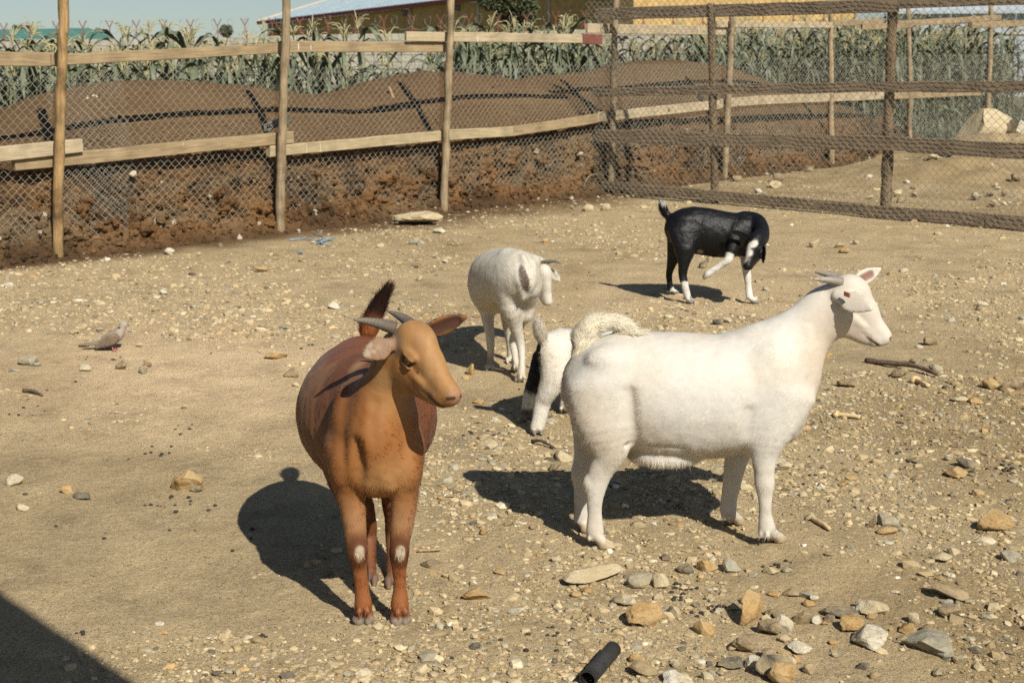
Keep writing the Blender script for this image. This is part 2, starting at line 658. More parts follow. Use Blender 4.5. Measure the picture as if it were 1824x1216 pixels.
M_BOARD = wood('sawn_board', [(0.25, (0.17, 0.12, 0.066)), (0.5, (0.275, 0.205, 0.118)), (0.75, (0.36, 0.28, 0.17))])
M_PALE = wood('pale_board', [(0.25, (0.24, 0.19, 0.12)), (0.5, (0.37, 0.30, 0.195)), (0.75, (0.46, 0.385, 0.26))])
M_GREYB = wood('weathered_board', [(0.25, (0.22, 0.175, 0.105)), (0.5, (0.34, 0.275, 0.165)), (0.75, (0.42, 0.345, 0.215))])
M_DARKB = wood('dark_board', [(0.25, (0.12, 0.082, 0.054)), (0.5, (0.24, 0.178, 0.118)), (0.75, (0.36, 0.28, 0.19))])
M_POST = wood('debarked_post', [(0.2, (0.12, 0.085, 0.05)), (0.5, (0.27, 0.205, 0.125)), (0.8, (0.43, 0.345, 0.225))], 0.62, 1.0, axis=2)
M_POSTG = wood('grey_post', [(0.2, (0.15, 0.105, 0.06)), (0.5, (0.30, 0.225, 0.13)), (0.8, (0.42, 0.335, 0.21))], 0.4, 0.7, axis=2)
M_POSTO = wood('orange_post', [(0.2, (0.12, 0.07, 0.03)), (0.5, (0.31, 0.20, 0.09)), (0.8, (0.42, 0.31, 0.165))], 0.65, 1.0, axis=2)
M_POSTD = wood('barky_post', [(0.2, (0.07, 0.045, 0.026)), (0.5, (0.19, 0.135, 0.08)), (0.8, (0.31, 0.235, 0.145))], 0.5, 1.0, axis=2)
M_RED = simple_mat('red_paint', [(0.3, (0.13, 0.048, 0.034)), (0.7, (0.20, 0.08, 0.058))], 12, 0.7)
M_LIME = simple_mat('white_drip', [(0.3, (0.62, 0.60, 0.55)), (0.7, (0.75, 0.73, 0.68))], 20, 0.9)
M_WIRE = simple_mat('galvanised_wire', [(0.3, (0.25, 0.24, 0.19)), (0.7, (0.40, 0.385, 0.31))], 6, 0.5, 0, metal=0.25, spec=0.4)


def board(name, parent, p0, p1, hgt, th, nvec, mat, seed=0):
    p0, p1 = np.asarray(p0, float), np.asarray(p1, float)
    L = np.linalg.norm(p1 - p0)
    e = (p1 - p0) / L
    n = nrm(np.append(nvec, 0.0))
    u = nrm(np.cross(n, e))
    if u[2] < 0:
        u = -u
    n = np.cross(u, e)
    r0 = np.random.default_rng(seed + 100)
    m = max(4, int(L / 0.22))
    ch = 0.004
    hh, tt = hgt / 2, th / 2
    sec = np.array([(-tt, -hh + ch), (-tt + ch, -hh), (tt - ch, -hh), (tt, -hh + ch), (tt, hh - ch), (tt - ch, hh), (-tt + ch, hh), (-tt, hh - ch)])
    V, F = [], []
    wob = np.cumsum(r0.normal(0, 0.0016, m + 1))
    wob -= np.linspace(0, wob[-1], m + 1)
    for i in range(m + 1):
        x = -L / 2 + L * i / m
        k = 1 + r0.normal(0, 0.018)
        for a, b in sec:
            V.append((x + (r0.normal(0, 0.004) if i in (0, m) else 0), a, b * k + wob[i]))
    for i in range(m):
        for j in range(8):
            k = (j + 1) % 8
            F.append((i * 8 + j, (i + 1) * 8 + j, (i + 1) * 8 + k, i * 8 + k))
    F.append(tuple(range(8)))
    F.append(tuple(m * 8 + j for j in range(7, -1, -1)))
    me = mesh_np(name, V, F, mat, smooth=False)
    c0 = (p0 + p1) / 2 - np.array(parent.location)
    M4 = Matrix(((e[0], n[0], u[0], c0[0]), (e[1], n[1], u[1], c0[1]), (e[2], n[2], u[2], c0[2]), (0, 0, 0, 1)))
    return link(name, me, parent, mat4=M4)


def post(parent, base, top, r0, r1, mat, seed=0, name='post'):
    base, top = np.asarray(base, float), np.asarray(top, float)
    rg = np.random.default_rng(seed)
    m = 22
    t = np.linspace(0, 1, m)
    path = base + (top - base) * t[:, None]
    ben = np.cumsum(rg.normal(0, 0.0035, (m, 2)), 0)
    ben -= np.linspace(0, 1, m)[:, None] * ben[-1]
    path[:, :2] += ben
    rad = r0 + (r1 - r0) * t
    for _ in range(5):
        rad = rad * (1 + 0.13 * np.exp(-((t - rg.random()) / 0.025) ** 2))
    V, F = tube_m(path, rad, 12, 0.05, seed, up=(0.9, 0.4, 0.05))
    return wobj(name, V, F, mat, parent, origin=base)


def onF(u, v, t):
    s, z = s_on(u, v, t)
    return np.append(FA + FE * s + FB * t, z)


def onR(u, v, q):
    """point seen at (u, v) on the plane of the right fence, q metres to the camera side"""
    d = ray(u, v)
    o = RA + RN * q
    k = -(o[0] * d[1] - o[1] * d[0]) / (RE[0] * d[1] - RE[1] * d[0])
    p = o + RE * k
    return np.append(p, H + d[2] * p[1] / d[1])


def chain(A2, e2, n2_, s0, s1, z0, z1, pitch, sagf, seed, r=0.0021, shear=0.0, zbot=None):
    hp_ = pitch / 2
    nw = int((s1 - s0) / hp_)
    j = np.arange(nw)
    nz = int((z1 - z0) / hp_)
    i = np.arange(nz + 1)
    J, I = np.meshgrid(j, i, indexing='ij')
    ss = s0 + J * hp_ + np.where((I + J) % 2 == 0, 0.0, hp_ * 1.04)
    zz = z0 + I * hp_
    dep = np.where((I + J) % 2 == 0, 0.004, -0.004)
    dep = dep + sagf * n2(ss, zz, 1.1, 2, seed) + 0.012 * n2(ss, zz, 4.0, 2, seed + 1)
    s_ = ss + shear * (zz - z0) + 0.035 * n2(ss, zz, 0.8, 2, seed + 2) + 0.006 * n2(ss, zz, 6.0, 1, seed + 3)
    z_ = zz + 0.04 * n2(ss, zz, 0.7, 2, seed + 4) + 0.005 * n2(ss, zz, 6.0, 1, seed + 5)
    Pt = np.stack([A2[0] + e2[0] * s_ + n2_[0] * dep, A2[1] + e2[1] * s_ + n2_[1] * dep, z_], -1)
    Aa, Bb = Pt[:, :-1].reshape(-1, 3), Pt[:, 1:].reshape(-1, 3)
    if zbot is not None:
        keep = Aa[:, 2] > zbot(ss[:, :-1].ravel())
        Aa, Bb = Aa[keep], Bb[keep]
    return wires_m(Aa, Bb, r, 3)


# ---- left fence
lf = thing('pen_fence', 'long rail and chain link fence of round posts in front of the dirt mounds', 'fence', np.append(FA, 0))
pp = [(-480, 610, -480, -60, 0.037, 0.033, M_POST), (103, 462, 114, -60, 0.037, 0.033, M_POSTO), (498, 405, 511, -60, 0.036, 0.033, M_POST), (790, 373, 806, -60, 0.035, 0.030, M_POST),
      (1086, 330, 1099, -30, 0.034, 0.030, M_POST), (1290, 310, 1306, 18, 0.038, 0.034, M_POST), (1483, 286, 1480, 18, 0.036, 0.032, M_POSTG),
      (1623, 284, 1618, 15, 0.036, 0.032, M_POST), (1757, 275, 1766, 10, 0.040, 0.036, M_POST)]
for k, (u0, v0, u1, v1, r0, r1, m) in enumerate(pp):
    s, z = s_on(u0, v0, -0.05)
    bs = np.append(FA + FE * s - FB * 0.05, -0.06)
    tp = P(u1, v1, bs[1])
    post(lf, bs, tp, r0, r1, m, 40 + k)
# rails: (u0, top0, bottom0, u1, top1, bottom1, plane offset, thickness, material)
RAILS = [(-560, 76, 112, 104, 96, 116, 0.000, 0.03, M_BOARD), (90, 97, 116, 503, 76, 95, -0.012, 0.035, M_BOARD), (500, 74, 95, 795, 76, 93, 0.0, 0.035, M_BOARD),
         (722, 56, 75, 1035, 62, 77, -0.038, 0.03, M_PALE), (1044, 42, 60, 1300, 48, 63, 0.0, 0.03, M_PALE), (1276, 38, 49, 1482, 40, 51, -0.03, 0.03, M_PALE),
         (1484, 36, 47, 1572, 34, 45, 0.0, 0.03, M_BOARD), (1535, 43, 54, 1622, 40, 50, -0.03, 0.03, M_BOARD), (1598, 38, 49, 1782, 27, 36, 0.0, 0.03, M_BOARD),
         (1730, 40, 51, 1900, 34, 45, -0.03, 0.03, M_BOARD),
         (-560, 322, 354, 145, 247, 271, -0.040, 0.03, M_PALE), (25, 281, 303, 520, 233, 256, 0.0, 0.045, M_BOARD), (478, 260, 279, 783, 233, 251, 0.0, 0.05, M_GREYB),
         (783.5, 233, 251, 910, 225, 243, 0.0, 0.045, M_GREYB), (911, 225, 243, 1062, 203, 219, 0.0, 0.045, M_BOARD), (1062.5, 201, 217, 1280, 178, 195, 0.0, 0.045, M_PALE),
         (1281, 177, 193, 1348, 171, 187, 0.0, 0.045, M_PALE), (1349, 171, 187, 1576, 163, 177, 0.0, 0.045, M_PALE), (1577, 166, 178, 1745, 160, 170, 0.0, 0.04, M_BOARD)]
rail_objs = []
for k, (u0, a0, b0, u1, a1, b1, t, th, m) in enumerate(RAILS):
    t = t + 0.008
    q0, q1 = onF(u0, (a0 + b0) / 2, t), onF(u1, (a1 + b1) / 2, t)
    h = ((onF(u0, a0, t)[2] - onF(u0, b0, t)[2]) + (onF(u1, a1, t)[2] - onF(u1, b1, t)[2])) / 2
    rail_objs.append((board('rail', lf, q0, q1, h, th, -FB, m, k), h, th, np.linalg.norm(q1 - q0)))
# red painted end of the pale rail
q0, q1 = onF(1035.6, 69.5, -0.030), onF(1071, 70.5, -0.030)
ro = board('rail', lf, q0, q1, 0.098, 0.031, -FB, M_RED, 77)
ro['label'] = 'short rail end painted red'
# whitewash drips running down the rails, nails
for k, (o, h, th, L) in enumerate(rail_objs):
    if k > 12 and k % 2:
        continue
    rg = np.random.default_rng(500 + k)
    parts = []
    for _ in range(int(L * 1.3)):
        x = rg.uniform(-L / 2 + 0.05, L / 2 - 0.05)
        l = rg.uniform(0.2, 0.85) * h
        w = rg.uniform(0.002, 0.005)
        zc_ = rg.uniform(-h / 2 + l / 2, h / 2 - l / 2)
        if rg.random() < 0.55:
            parts.append(box_m((x, (-1 if o.matrix_basis.col[1][1] > 0 else 1) * (th / 2 + 0.001), zc_), EX, EY, EZ, w, 0.002, l))
    if parts:
        V, F = cat_meshes(parts)
        tag(link('whitewash_drip', mesh_np('whitewash_drip', V, F, M_LIME, False), o), kind='stuff')
s_end = s_on(1850, 200, 0)[0]
V1, F1 = chain(FA, FE, FB, -4.4, s_end, 0.04, 1.34, 0.066, 0.02, 201, 0.0017, 0.10)
V1[:, :2] += FB * 0.040
ch1 = wobj('chain_link_mesh', V1, F1, M_WIRE, lf, smooth=False)
tag(ch1, kind='stuff')
# second layer of mesh bunched beside the first post
V1, F1 = chain(FA, FE, FB, 0.10, 0.72, 0.10, 1.34, 0.062, 0.03, 231, 0.0016, -0.08)
V1[:, :2] += FB * 0.030
tag(wobj('mesh_overlap', V1, F1, M_WIRE, lf, smooth=False), kind='stuff')

# ---- right fence
rf = thing('mesh_panel_fence', 'dark board fence faced with chain link mesh behind the black goat', 'fence', np.append(RA, 0))
for k, (u0, v0, u1, v1, r0, m) in enumerate([(1274, 372, 1267, 6, 0.040, M_POSTD), (1577, 396, 1590, 4, 0.048, M_POSTD), (1905, 424, 1915, 0, 0.045, M_POSTD)]):
    bs = onR(u0, v0, -0.07)
    bs[2] = -0.05
    post(rf, bs, P(u1, v1, bs[1]), r0, r0 * 0.88, m, 80 + k)
for k, (u0, a0, b0, u1, a1, b1) in enumerate([
        (1062, 14, 37, 1600, -2, 21), (1601, -6, 14, 1960, -24, 6),
        (1056, 157, 173, 1348, 150, 166), (1349, 149, 167, 1642, 146, 163), (1643, 146, 164, 1960, 143, 166),
        (1062, 231, 254, 1616, 243, 269), (1617, 246, 272, 1960, 260, 290),
        (1070, 322, 337, 1250, 337, 353), (1251, 338, 354, 1540, 362, 383), (1541, 364, 386, 1755, 380, 403), (1756, 380, 404, 1960, 394, 420)]):
    q0, q1 = onR(u0, (a0 + b0) / 2, 0.0), onR(u1, (a1 + b1) / 2, 0.0)
    h = ((onR(u0, a0, 0)[2] - onR(u0, b0, 0)[2]) + (onR(u1, a1, 0)[2] - onR(u1, b1, 0)[2])) / 2
    board('fence_board', rf, q0, q1, h, 0.03, RN, M_DARKB, 300 + k)
s1 = (onR(1990, 300, 0)[:2] - RA) @ RE
V1, F1 = chain(RA, RE, RN, -0.06, s1, 0.02, 1.96, 0.070, 0.018, 261, 0.0021, -0.05)
V1[:, :2] += RN * 0.040
tag(wobj('chain_link_mesh', V1, F1, M_WIRE, rf, smooth=False), kind='stuff')
# loose wire end curling from the corner
c0 = onR(1068, 310, 0.05)
V, F = tube_m(catmull([c0, P(1052, 312, c0[1] - 0.1), P(1042, 326, c0[1] - 0.15), P(1041, 344, c0[1] - 0.18)], 6), 0.003, 5)
wobj('loose_wire', V, F, M_WIRE, rf)

# ================================================================== SETTING: maize behind the mounds
M_LEAF = simple_mat('maize_leaf', [(0.25, (0.065, 0.080, 0.046)), (0.5, (0.115, 0.132, 0.080)), (0.78, (0.195, 0.200, 0.125))], 5, 0.55, 0.2, 60, (1, 1, 1), True, 0.35)
M_STALK = simple_mat('maize_stalk', [(0.3, (0.13, 0.15, 0.07)), (0.7, (0.23, 0.23, 0.12))], 6, 0.6, 0.2)
M_TASSEL = simple_mat('maize_tassel', [(0.3, (0.30, 0.27, 0.14)), (0.7, (0.46, 0.41, 0.23))], 9, 0.85, 0.2)


def leaf_m(z0, az, L, W, rise, droop, rg):
    m = 8
    t = np.linspace(0, 1, m + 1)
    r = L * (t * 0.95)
    z = z0 + rise * L * np.sin(np.minimum(t * 1.7, 2.6)) - droop * L * t ** 2.4
    r = r * (1 - 0.25 * droop * t ** 2)
    w = W * np.sin(np.pi * np.clip(0.10 + 0.90 * t, 0, 1)) ** 0.7 * (1 - 0.35 * t) + 0.002
    tw = rg.uniform(-0.9, 0.9) * t
    wav = rg.uniform(0, 6)
    ca, sa = math.cos(az), math.sin(az)
    V, F = [], []
    for i in range(m + 1):
        cx, cy = r[i] * ca, r[i] * sa
        lx, ly = -sa * math.cos(tw[i]), ca * math.cos(tw[i])
        lz = math.sin(tw[i])
        e = 0.018 * math.sin(wav + t[i] * 13)
        V += [(cx - lx * w[i] / 2, cy - ly * w[i] / 2, z[i] + w[i] * 0.22 - lz * w[i] / 2 + e), (cx, cy, z[i]), (cx + lx * w[i] / 2, cy + ly * w[i] / 2, z[i] + w[i] * 0.22 + lz * w[i] / 2 - e)]
    for i in range(m):
        for j in (0, 1):
            a = i * 3 + j
            F.append((a, a + 1, a + 4, a + 3))
    return np.array(V), F


def maize_parts(k):
    rg = np.random.default_rng(900 + k)
    hgt = rg.uniform(1.42, 1.68)
    path = np.array([(0.02 * math.sin(z * 3 + k), 0.02 * math.cos(z * 2.3 + k), z) for z in np.linspace(-0.03, hgt, 9)])
    out = [('stalk', tube_m(path, np.linspace(0.015, 0.006, 9), 6), M_STALK)]
    az = rg.uniform(0, 6.28)
    n = 11
    for i in range(n):
        z0 = 0.10 + (hgt - 0.22) * i / (n - 1)
        a = az + (i % 2) * math.pi + rg.normal(0, 0.45)
        L = rg.uniform(0.55, 0.82) * (1 - 0.25 * abs(i / (n - 1) - 0.5))
        out.append(('leaf', leaf_m(z0, a, L, rg.uniform(0.055, 0.095), rg.uniform(0.45, 0.95), rg.uniform(0.5, 1.35), rg), M_LEAF))
    br = []
    for i in range(9):
        a, ln = rg.uniform(0, 6.28), rg.uniform(0.12, 0.24)
        sp_ = rg.uniform(0.15, 0.75) if i else 0.03
        b0 = path[-1] + np.array([0, 0, -0.02 + 0.012 * i])
        pth = [b0, b0 + np.array([math.cos(a) * ln * sp_ * 0.6, math.sin(a) * ln * sp_ * 0.6, ln * 0.6]), b0 + np.array([math.cos(a) * ln * sp_ * 1.2, math.sin(a) * ln * sp_ * 1.2, ln * (0.95 - 0.5 * sp_)])]
        br.append(tube_m(catmull(pth, 3), [0.006, 0.007, 0.007, 0.006, 0.006, 0.005, 0.003], 4))
    out.append(('tassel', cat_meshes(br), M_TASSEL))
    return out


MZP = []
for k in range(7):
    MZP.append([(nm, mesh_np('maize_' + nm, V, F, m, smooth=True), m, V, F) for nm, (V, F), m in maize_parts(k)])
spots = []
rm = np.random.default_rng(5)
for row, t in enumerate((2.75, 3.35, 4.0)):
    s = -5.6 + 0.1 * row
    while s < 23.0:
        tt = t + rm.normal(0, 0.09)
        spots.append((row, s + rm.normal(0, 0.06), tt))
        s += rm.uniform(0.21, 0.34)
maize_field = []
for row in range(5):
    t = 4.7 + 0.75 * row
    s = -7.0
    while s < 26:
        maize_field.append((s, t + rm.normal(0, 0.1)))
        s += rm.uniform(0.2, 0.34)


def is_gap(s, t):
    u_ = 912 + FPX * (FA + FE * s + FB * t)[0] / (FA + FE * s + FB * t)[1]
    dens = np.interp(u_, [-100, 430, 520, 560, 760, 830, 1000, 1100, 1180, 1260], [1.2, 1.05, 0.5, 0.24, 0.28, 0.8, 0.8, 0.6, 0.5, 0.95])
    return (fbm(np.array([[s * 1.1, t * 0.8, 3.1]]), 2, 77)[0] * 1.1 + 0.5) > dens


proto = {}
for row, s, t in spots:
    if is_gap(s, t):
        continue
    k = int(rm.integers(0, 7))
    p = FA + FE * s + FB * t
    sc_ = rm.uniform(0.74, 0.97) * (1.0 + 0.009 * max(0, s - 3))
    rz = rm.uniform(0, 6.28)
    u_ = 912 + FPX * p[0] / p[1]
    where = [w for lim, w in ((505, 'over the left mound, left of the second post'), (800, 'in the thin stand between the second and third posts'), (1300, 'between the third post and the mesh panel fence'), (9e9, 'seen through the mesh panel fence at the right')) if u_ < lim][0]
    root = thing('maize_plant', 'grey-green maize plant %s' % where, 'maize plant', (p[0], p[1], 0.0), 'maize plants ' + where)
    root.rotation_euler = (rm.normal(0, 0.05), rm.normal(0, 0.05), rz)
    root.scale = (sc_, sc_, sc_)
    for nm, me, m, V, F in MZP[k]:
        link(nm, me, root)
Vs, Fs, off = {}, {}, {}
for s, t in maize_field:
    if is_gap(s, t):
        continue
    k = int(rm.integers(0, 7))
    p = FA + FE * s + FB * t
    sc_, rz = rm.uniform(0.74, 0.96) * (1.0 + 0.006 * max(0, s - 3)), rm.uniform(0, 6.28)
    ca, sa = math.cos(rz), math.sin(rz)
    for nm, me, m, V, F in MZP[k]:
        R = np.stack([V[:, 0] * ca - V[:, 1] * sa, V[:, 0] * sa + V[:, 1] * ca, V[:, 2]], 1) * sc_ + np.array([p[0], p[1], 0])
        key = 'tassel' if nm == 'tassel' else 'leaf'
        Vs.setdefault(key, []).append((R, F))
Va, Fa = cat_meshes(Vs['leaf'])
Vb, Fb = cat_meshes(Vs['tassel'])
V, F = cat_meshes([(Va, Fa), (Vb, Fb)])
me = mesh_np('maize_field', V, F, [M_LEAF, M_TASSEL], True, fmat=np.array([0] * len(Fa) + [1] * len(Fb)))
tag(link('maize_field', me), 'dense grey-green maize field behind the first rows', kind='stuff')

# low weeds at the foot of the maize on the right
wv = []
for k in range(4000):
    p = G(rm.uniform(1500, 1930), rm.uniform(205, 262))[:2]
    s, t = fs(p[0], p[1])
    if t < 0.6 or s < 8.0:
        continue
    a, L = rm.uniform(0, 6.28), rm.uniform(0.10, 0.34)
    d = np.array([math.cos(a), math.sin(a), 0])
    b0 = np.array([p[0], p[1], 0.0])
    sd = np.array([-d[1], d[0], 0]) * 0.008
    q1, q2 = b0 + d * L * 0.25 + EZ * L * 0.7, b0 + d * L * 0.7 + EZ * L * 0.8
    wv.append((np.array([b0 - sd, b0 + sd, q1 + sd, q1 - sd, q2]), [(0, 1, 2, 3), (3, 2, 4)]))
V, F = cat_meshes(wv)
tag(link('weeds', mesh_np('weeds', V, F, M_LEAF, True)), 'low green weeds at the foot of the maize', kind='stuff')

# ================================================================== SETTING: block wall with razor wire, far buildings, trees
M_BLOCK = simple_mat('concrete_block', [(0.3, (0.27, 0.25, 0.20)), (0.5, (0.36, 0.335, 0.275)), (0.7, (0.43, 0.40, 0.33))], 3, 0.95, 0.4, 30)
M_RUST = simple_mat('red_oxide_steel', [(0.3, (0.15, 0.05, 0.035)), (0.7, (0.25, 0.09, 0.06))], 8, 0.8)
M_RAZOR = simple_mat('dull_wire', [(0.3, (0.22, 0.21, 0.19)), (0.7, (0.34, 0.33, 0.30))], 8, 0.6)
YW = 50.0
W0, W1 = P(-420, 82, YW), P(2050, 34, YW - 6)
we = nrm((W1 - W0)[:2])
wl = np.linalg.norm((W1 - W0)[:2])
wn = np.array([we[1], -we[0]])
wall = thing('block_wall', 'long grey concrete block wall topped with razor wire beyond the maize', 'wall', (W0[0], W0[1], 0))


def wall_top(x):
    return W0[2] + (W1[2] - W0[2]) * x / wl + 0.02 * math.sin(x * 0.7)


BL, BH = 0.45, 0.225
nblk = int(wl / BL)
bpart = []
bme = []
for k in range(3):
    rg = np.random.default_rng(k)
    V, F = box_m((0, 0, 0), EX, EY, EZ, BL - 0.016, 0.2 + 0.01 * k, BH - 0.016)
    bme.append(mesh_np('block', V + rg.normal(0, 0.003, V.shape), F, M_BLOCK, False))
ang_w = math.atan2(we[1], we[0])
cnt = 0
for i in range(nblk):
    x = (i + 0.5) * BL
    zt = wall_top(x)
    c2 = W0[:2] + we * x
    u_ = 912 + FPX * c2[0] / (c2[1])
    for r in range(9):
        xx = x + (BL / 2 if r % 2 else 0)
        c3 = W0[:2] + we * xx
        zc_ = zt - BH * (r + 0.5)
        if r < 3 and -20 < u_ < 1080 and cnt < 299:
            o = link('block', bme[(i + r) % 3], wall)
            o.location = (c3[0] - W0[0], c3[1] - W0[1], zc_)
            o.rotation_euler = (0, 0, ang_w)
            cnt += 1
        else:
            bpart.append(box_m((c3[0], c3[1], zc_), np.append(we, 0), np.append(wn, 0), EZ, BL - 0.016, 0.2, BH - 0.016))
V, F = cat_meshes(bpart)
tag(wobj('blocks', V, F, M_BLOCK, wall, smooth=False), kind='stuff')
# mortar core set back between the blocks
core = []
for i in range(nblk):
    x = (i + 0.5) * BL
    c2 = W0[:2] + we * x
    zt = wall_top(x) - 0.012
    core.append(box_m((c2[0], c2[1], zt / 2 - 0.05), np.append(we, 0), np.append(wn, 0), EZ, BL + 0.002, 0.17, zt + 0.1))
V, F = cat_meshes(core)
tag(wobj('mortar', V, F, simple_mat('mortar', [(0.3, (0.24, 0.225, 0.19)), (0.7, (0.33, 0.31, 0.26))], 5, 0.95, 0), wall, smooth=False), kind='stuff')
# Y shaped steel posts
coil = []
yx = 0.4
while yx < wl:
    c2 = W0[:2] + we * yx
    b0 = np.array([c2[0], c2[1], wall_top(yx)])
    e3 = np.append(we, 0)
    pr = [tube_m([b0 - EZ * 0.1, b0 + EZ * 0.40], 0.022, 4), tube_m([b0 + EZ * 0.36, b0 + EZ * 0.60 + e3 * 0.13], 0.016, 4), tube_m([b0 + EZ * 0.36, b0 + EZ * 0.60 - e3 * 0.13], 0.016, 4),
          tube_m([b0 + EZ * 0.22, b0 + EZ * 0.06 + e3 * 0.11], 0.014, 4), tube_m([b0 + EZ * 0.22, b0 + EZ * 0.06 - e3 * 0.11], 0.014, 4)]
    V, F = cat_meshes(pr)
    wobj('wire_bracket', V, F, M_RUST, wall, smooth=False)
    yx += 0.93
th = np.linspace(0, wl / 0.55 * 2 * math.pi, int(wl / 0.55 * 14))
xs = th / (2 * math.pi) * 0.55 + 0.25 * np.cos(th)
cz = np.array([wall_top(x) for x in xs]) + 0.36 + 0.22 * np.sin(th) + 0.03 * np.sin(xs * 1.3)
pc = np.stack([W0[0] + we[0] * xs + wn[0] * 0.15 * np.cos(th), W0[1] + we[1] * xs + wn[1] * 0.15 * np.cos(th), cz], 1)
V, F = wires_m(pc[:-1], pc[1:], 0.0055, 3)
tag(wobj('razor_wire', V, F, M_RAZOR, wall, smooth=False), kind='stuff')

# ---- long yellow warehouse
M_YEL = simple_mat('yellow_plaster', [(0.3, (0.40, 0.265, 0.095)), (0.7, (0.50, 0.34, 0.135))], 0.6, 0.9, 0, rnd=False)
M_ROOFB = simple_mat('pale_blue_roof', [(0.3, (0.30, 0.38, 0.41)), (0.7, (0.38, 0.46, 0.49))], 0.8, 0.5, 0, rnd=False)
M_MAROON = simple_mat('maroon_fascia', [(0.3, (0.13, 0.03, 0.03)), (0.7, (0.20, 0.05, 0.045))], 3, 0.6, 0)
M_PIPE = simple_mat('white_pipe', [(0.3, (0.50, 0.50, 0.48)), (0.7, (0.62, 0.62, 0.60))], 3, 0.6, 0)
M_WIN = simple_mat('dark_glass', [(0.3, (0.025, 0.035, 0.05)), (0.7, (0.05, 0.07, 0.09))], 3, 0.2, 0)
M_TEAL = simple_mat('teal_roof', [(0.3, (0.055, 0.15, 0.12)), (0.7, (0.075, 0.19, 0.155))], 1.0, 0.6, 0, rnd=False)
M_CREAM = simple_mat('cream_wall', [(0.3, (0.45, 0.40, 0.30)), (0.7, (0.55, 0.50, 0.39))], 1.0, 0.9, 0, rnd=False)
E0, E1 = P(462, 40, 127), P(800, 1, 100)
be = nrm((E1 - E0)[:2])
E2 = E0 + (E1 - E0) * 1.62
bnn = np.array([be[1], -be[0]])
if bnn[1] > 0:
    bnn = -bnn
bb = -bnn
bld = thing('warehouse', 'long yellow warehouse with a pale blue metal roof behind the block wall', 'building', (E0[0], E0[1], 0))
e3, n3, b3 = np.append(be, 0), np.append(bnn, 0), np.append(bb, 0)
OV = 0.32
f0, f1 = E0 + b3 * OV, E2 + b3 * OV
zdrop = -2.0


def slab(pts, thick):
    """polygon pts extruded by the vector thick"""
    pts = np.asarray(pts, float)
    n = len(pts)
    V = np.concatenate([pts, pts + np.asarray(thick)])
    F = [tuple(range(n - 1, -1, -1)), tuple(range(n, 2 * n))] + [(i, (i + 1) % n, n + (i + 1) % n, n + i) for i in range(n)]
    return V, F


g0, g1 = f0.copy(), f1.copy()
g0[2] = g1[2] = zdrop
V, F = slab([g0 + e3 * 1.0, g1, f1 - EZ * 0.15, f0 + e3 * 1.0 - EZ * 0.15], b3 * 18)
wobj('wall', V, F, M_YEL, bld, smooth=False)
R0, R1 = E0 + b3 * 11 + EZ * 3.1, E2 + b3 * 11 + EZ * 3.1
nseg = 46
ribs = []
V, F = slab([E0 - e3 * 0.3, E2, R1, R0 - e3 * 0.3], EZ * 0.10)
roof = wobj('roof', V, F, M_ROOFB, bld, smooth=False)
B0, B1 = R0 + b3 * 11 - EZ * 3.1, R1 + b3 * 11 - EZ * 3.1
V, F = slab([R0 - e3 * 0.3 + EZ * 0.001, R1 + EZ * 0.001, B1, B0 - e3 * 0.3], EZ * 0.10)
wobj('roof', V, F, M_ROOFB, bld, smooth=False)
for k in range(nseg + 1):
    a0 = E0 - e3 * 0.2 + (E2 - E0) * (k / nseg)
    a1 = R0 - e3 * 0.2 + (R1 - R0) * (k / nseg)
    V, F = tube_m([a0 + EZ * 0.105, a1 + EZ * 0.105], 0.018, 4)
    ribs.append((V, F))
V, F = cat_meshes(ribs)
tag(wobj('roof_rib', V, F, M_ROOFB, roof, smooth=False), kind='stuff')
V, F = box_m((E0 + E2) / 2 - EZ * 0.07 + n3 * 0.06, e3 if abs(E0[2] - E2[2]) < 1e-6 else nrm(E2 - E0), n3, nrm(np.cross(n3, nrm(E2 - E0))) * -1, np.linalg.norm(E2 - E0) + 0.6, 0.14, 0.26)
wobj('gutter', V, F, M_MAROON, bld, smooth=False)
V, F = tube_m([E0 - e3 * 0.35 + EZ * 0.1, R0 - e3 * 0.35 + EZ * 0.1], 0.10, 4)
wobj('barge_board', V, F, simple_mat('tan_trim', [(0.3, (0.40, 0.30, 0.19)), (0.7, (0.50, 0.39, 0.26))], 3, 0.8, 0), bld, smooth=False)


def on_face(u, v, off):
    """point seen at (u, v) on the warehouse front, off metres in front of it"""
    o = (f0 + n3 * off)[:2]
    d = ray(u, v)
    k = -(o[0] * d[1] - o[1] * d[0]) / (be[0] * d[1] - be[1] * d[0])
    p = o + be * k
    return np.append(p, H + d[2] * p[1] / d[1])


for u, v, w, h in ((485, 46, 9, 6), (557, 39, 9, 6), (635, 31.5, 11, 6.5), (721, 24, 12, 7), (815, 14.5, 13, 7.5)):
    c3 = on_face(u, v, 0.03)
    sc_ = pxm(c3)
    V, F = box_m(c3, e3, n3, EZ, w / sc_ * 1.15, 0.08, h / sc_)
    wo = wobj('window', V, F, M_WIN, bld, smooth=False)
    for sgn in (-1, 1):
        V, F = box_m(c3 + EZ * sgn * h / sc_ / 2 + n3 * 0.02, e3, n3, EZ, w / sc_ * 1.25, 0.10, 0.06)
        wobj('frame', V, F, M_MAROON, wo, smooth=False)
for u, v0 in ((547, 32), (630, 24), (729, 16), (849, 4), (976, -10)):
    a0 = on_face(u, v0, 0.30)
    a1 = on_face(u + 2, v0 + 8, 0.06)
    dn_ = a1.copy()
    dn_[2] = zdrop
    V, F = tube_m([a0 - e3 * 0.8, a0, a1, a1 - EZ * 1, dn_], 0.055, 6)
    wobj('downpipe', V, F, M_PIPE, bld)

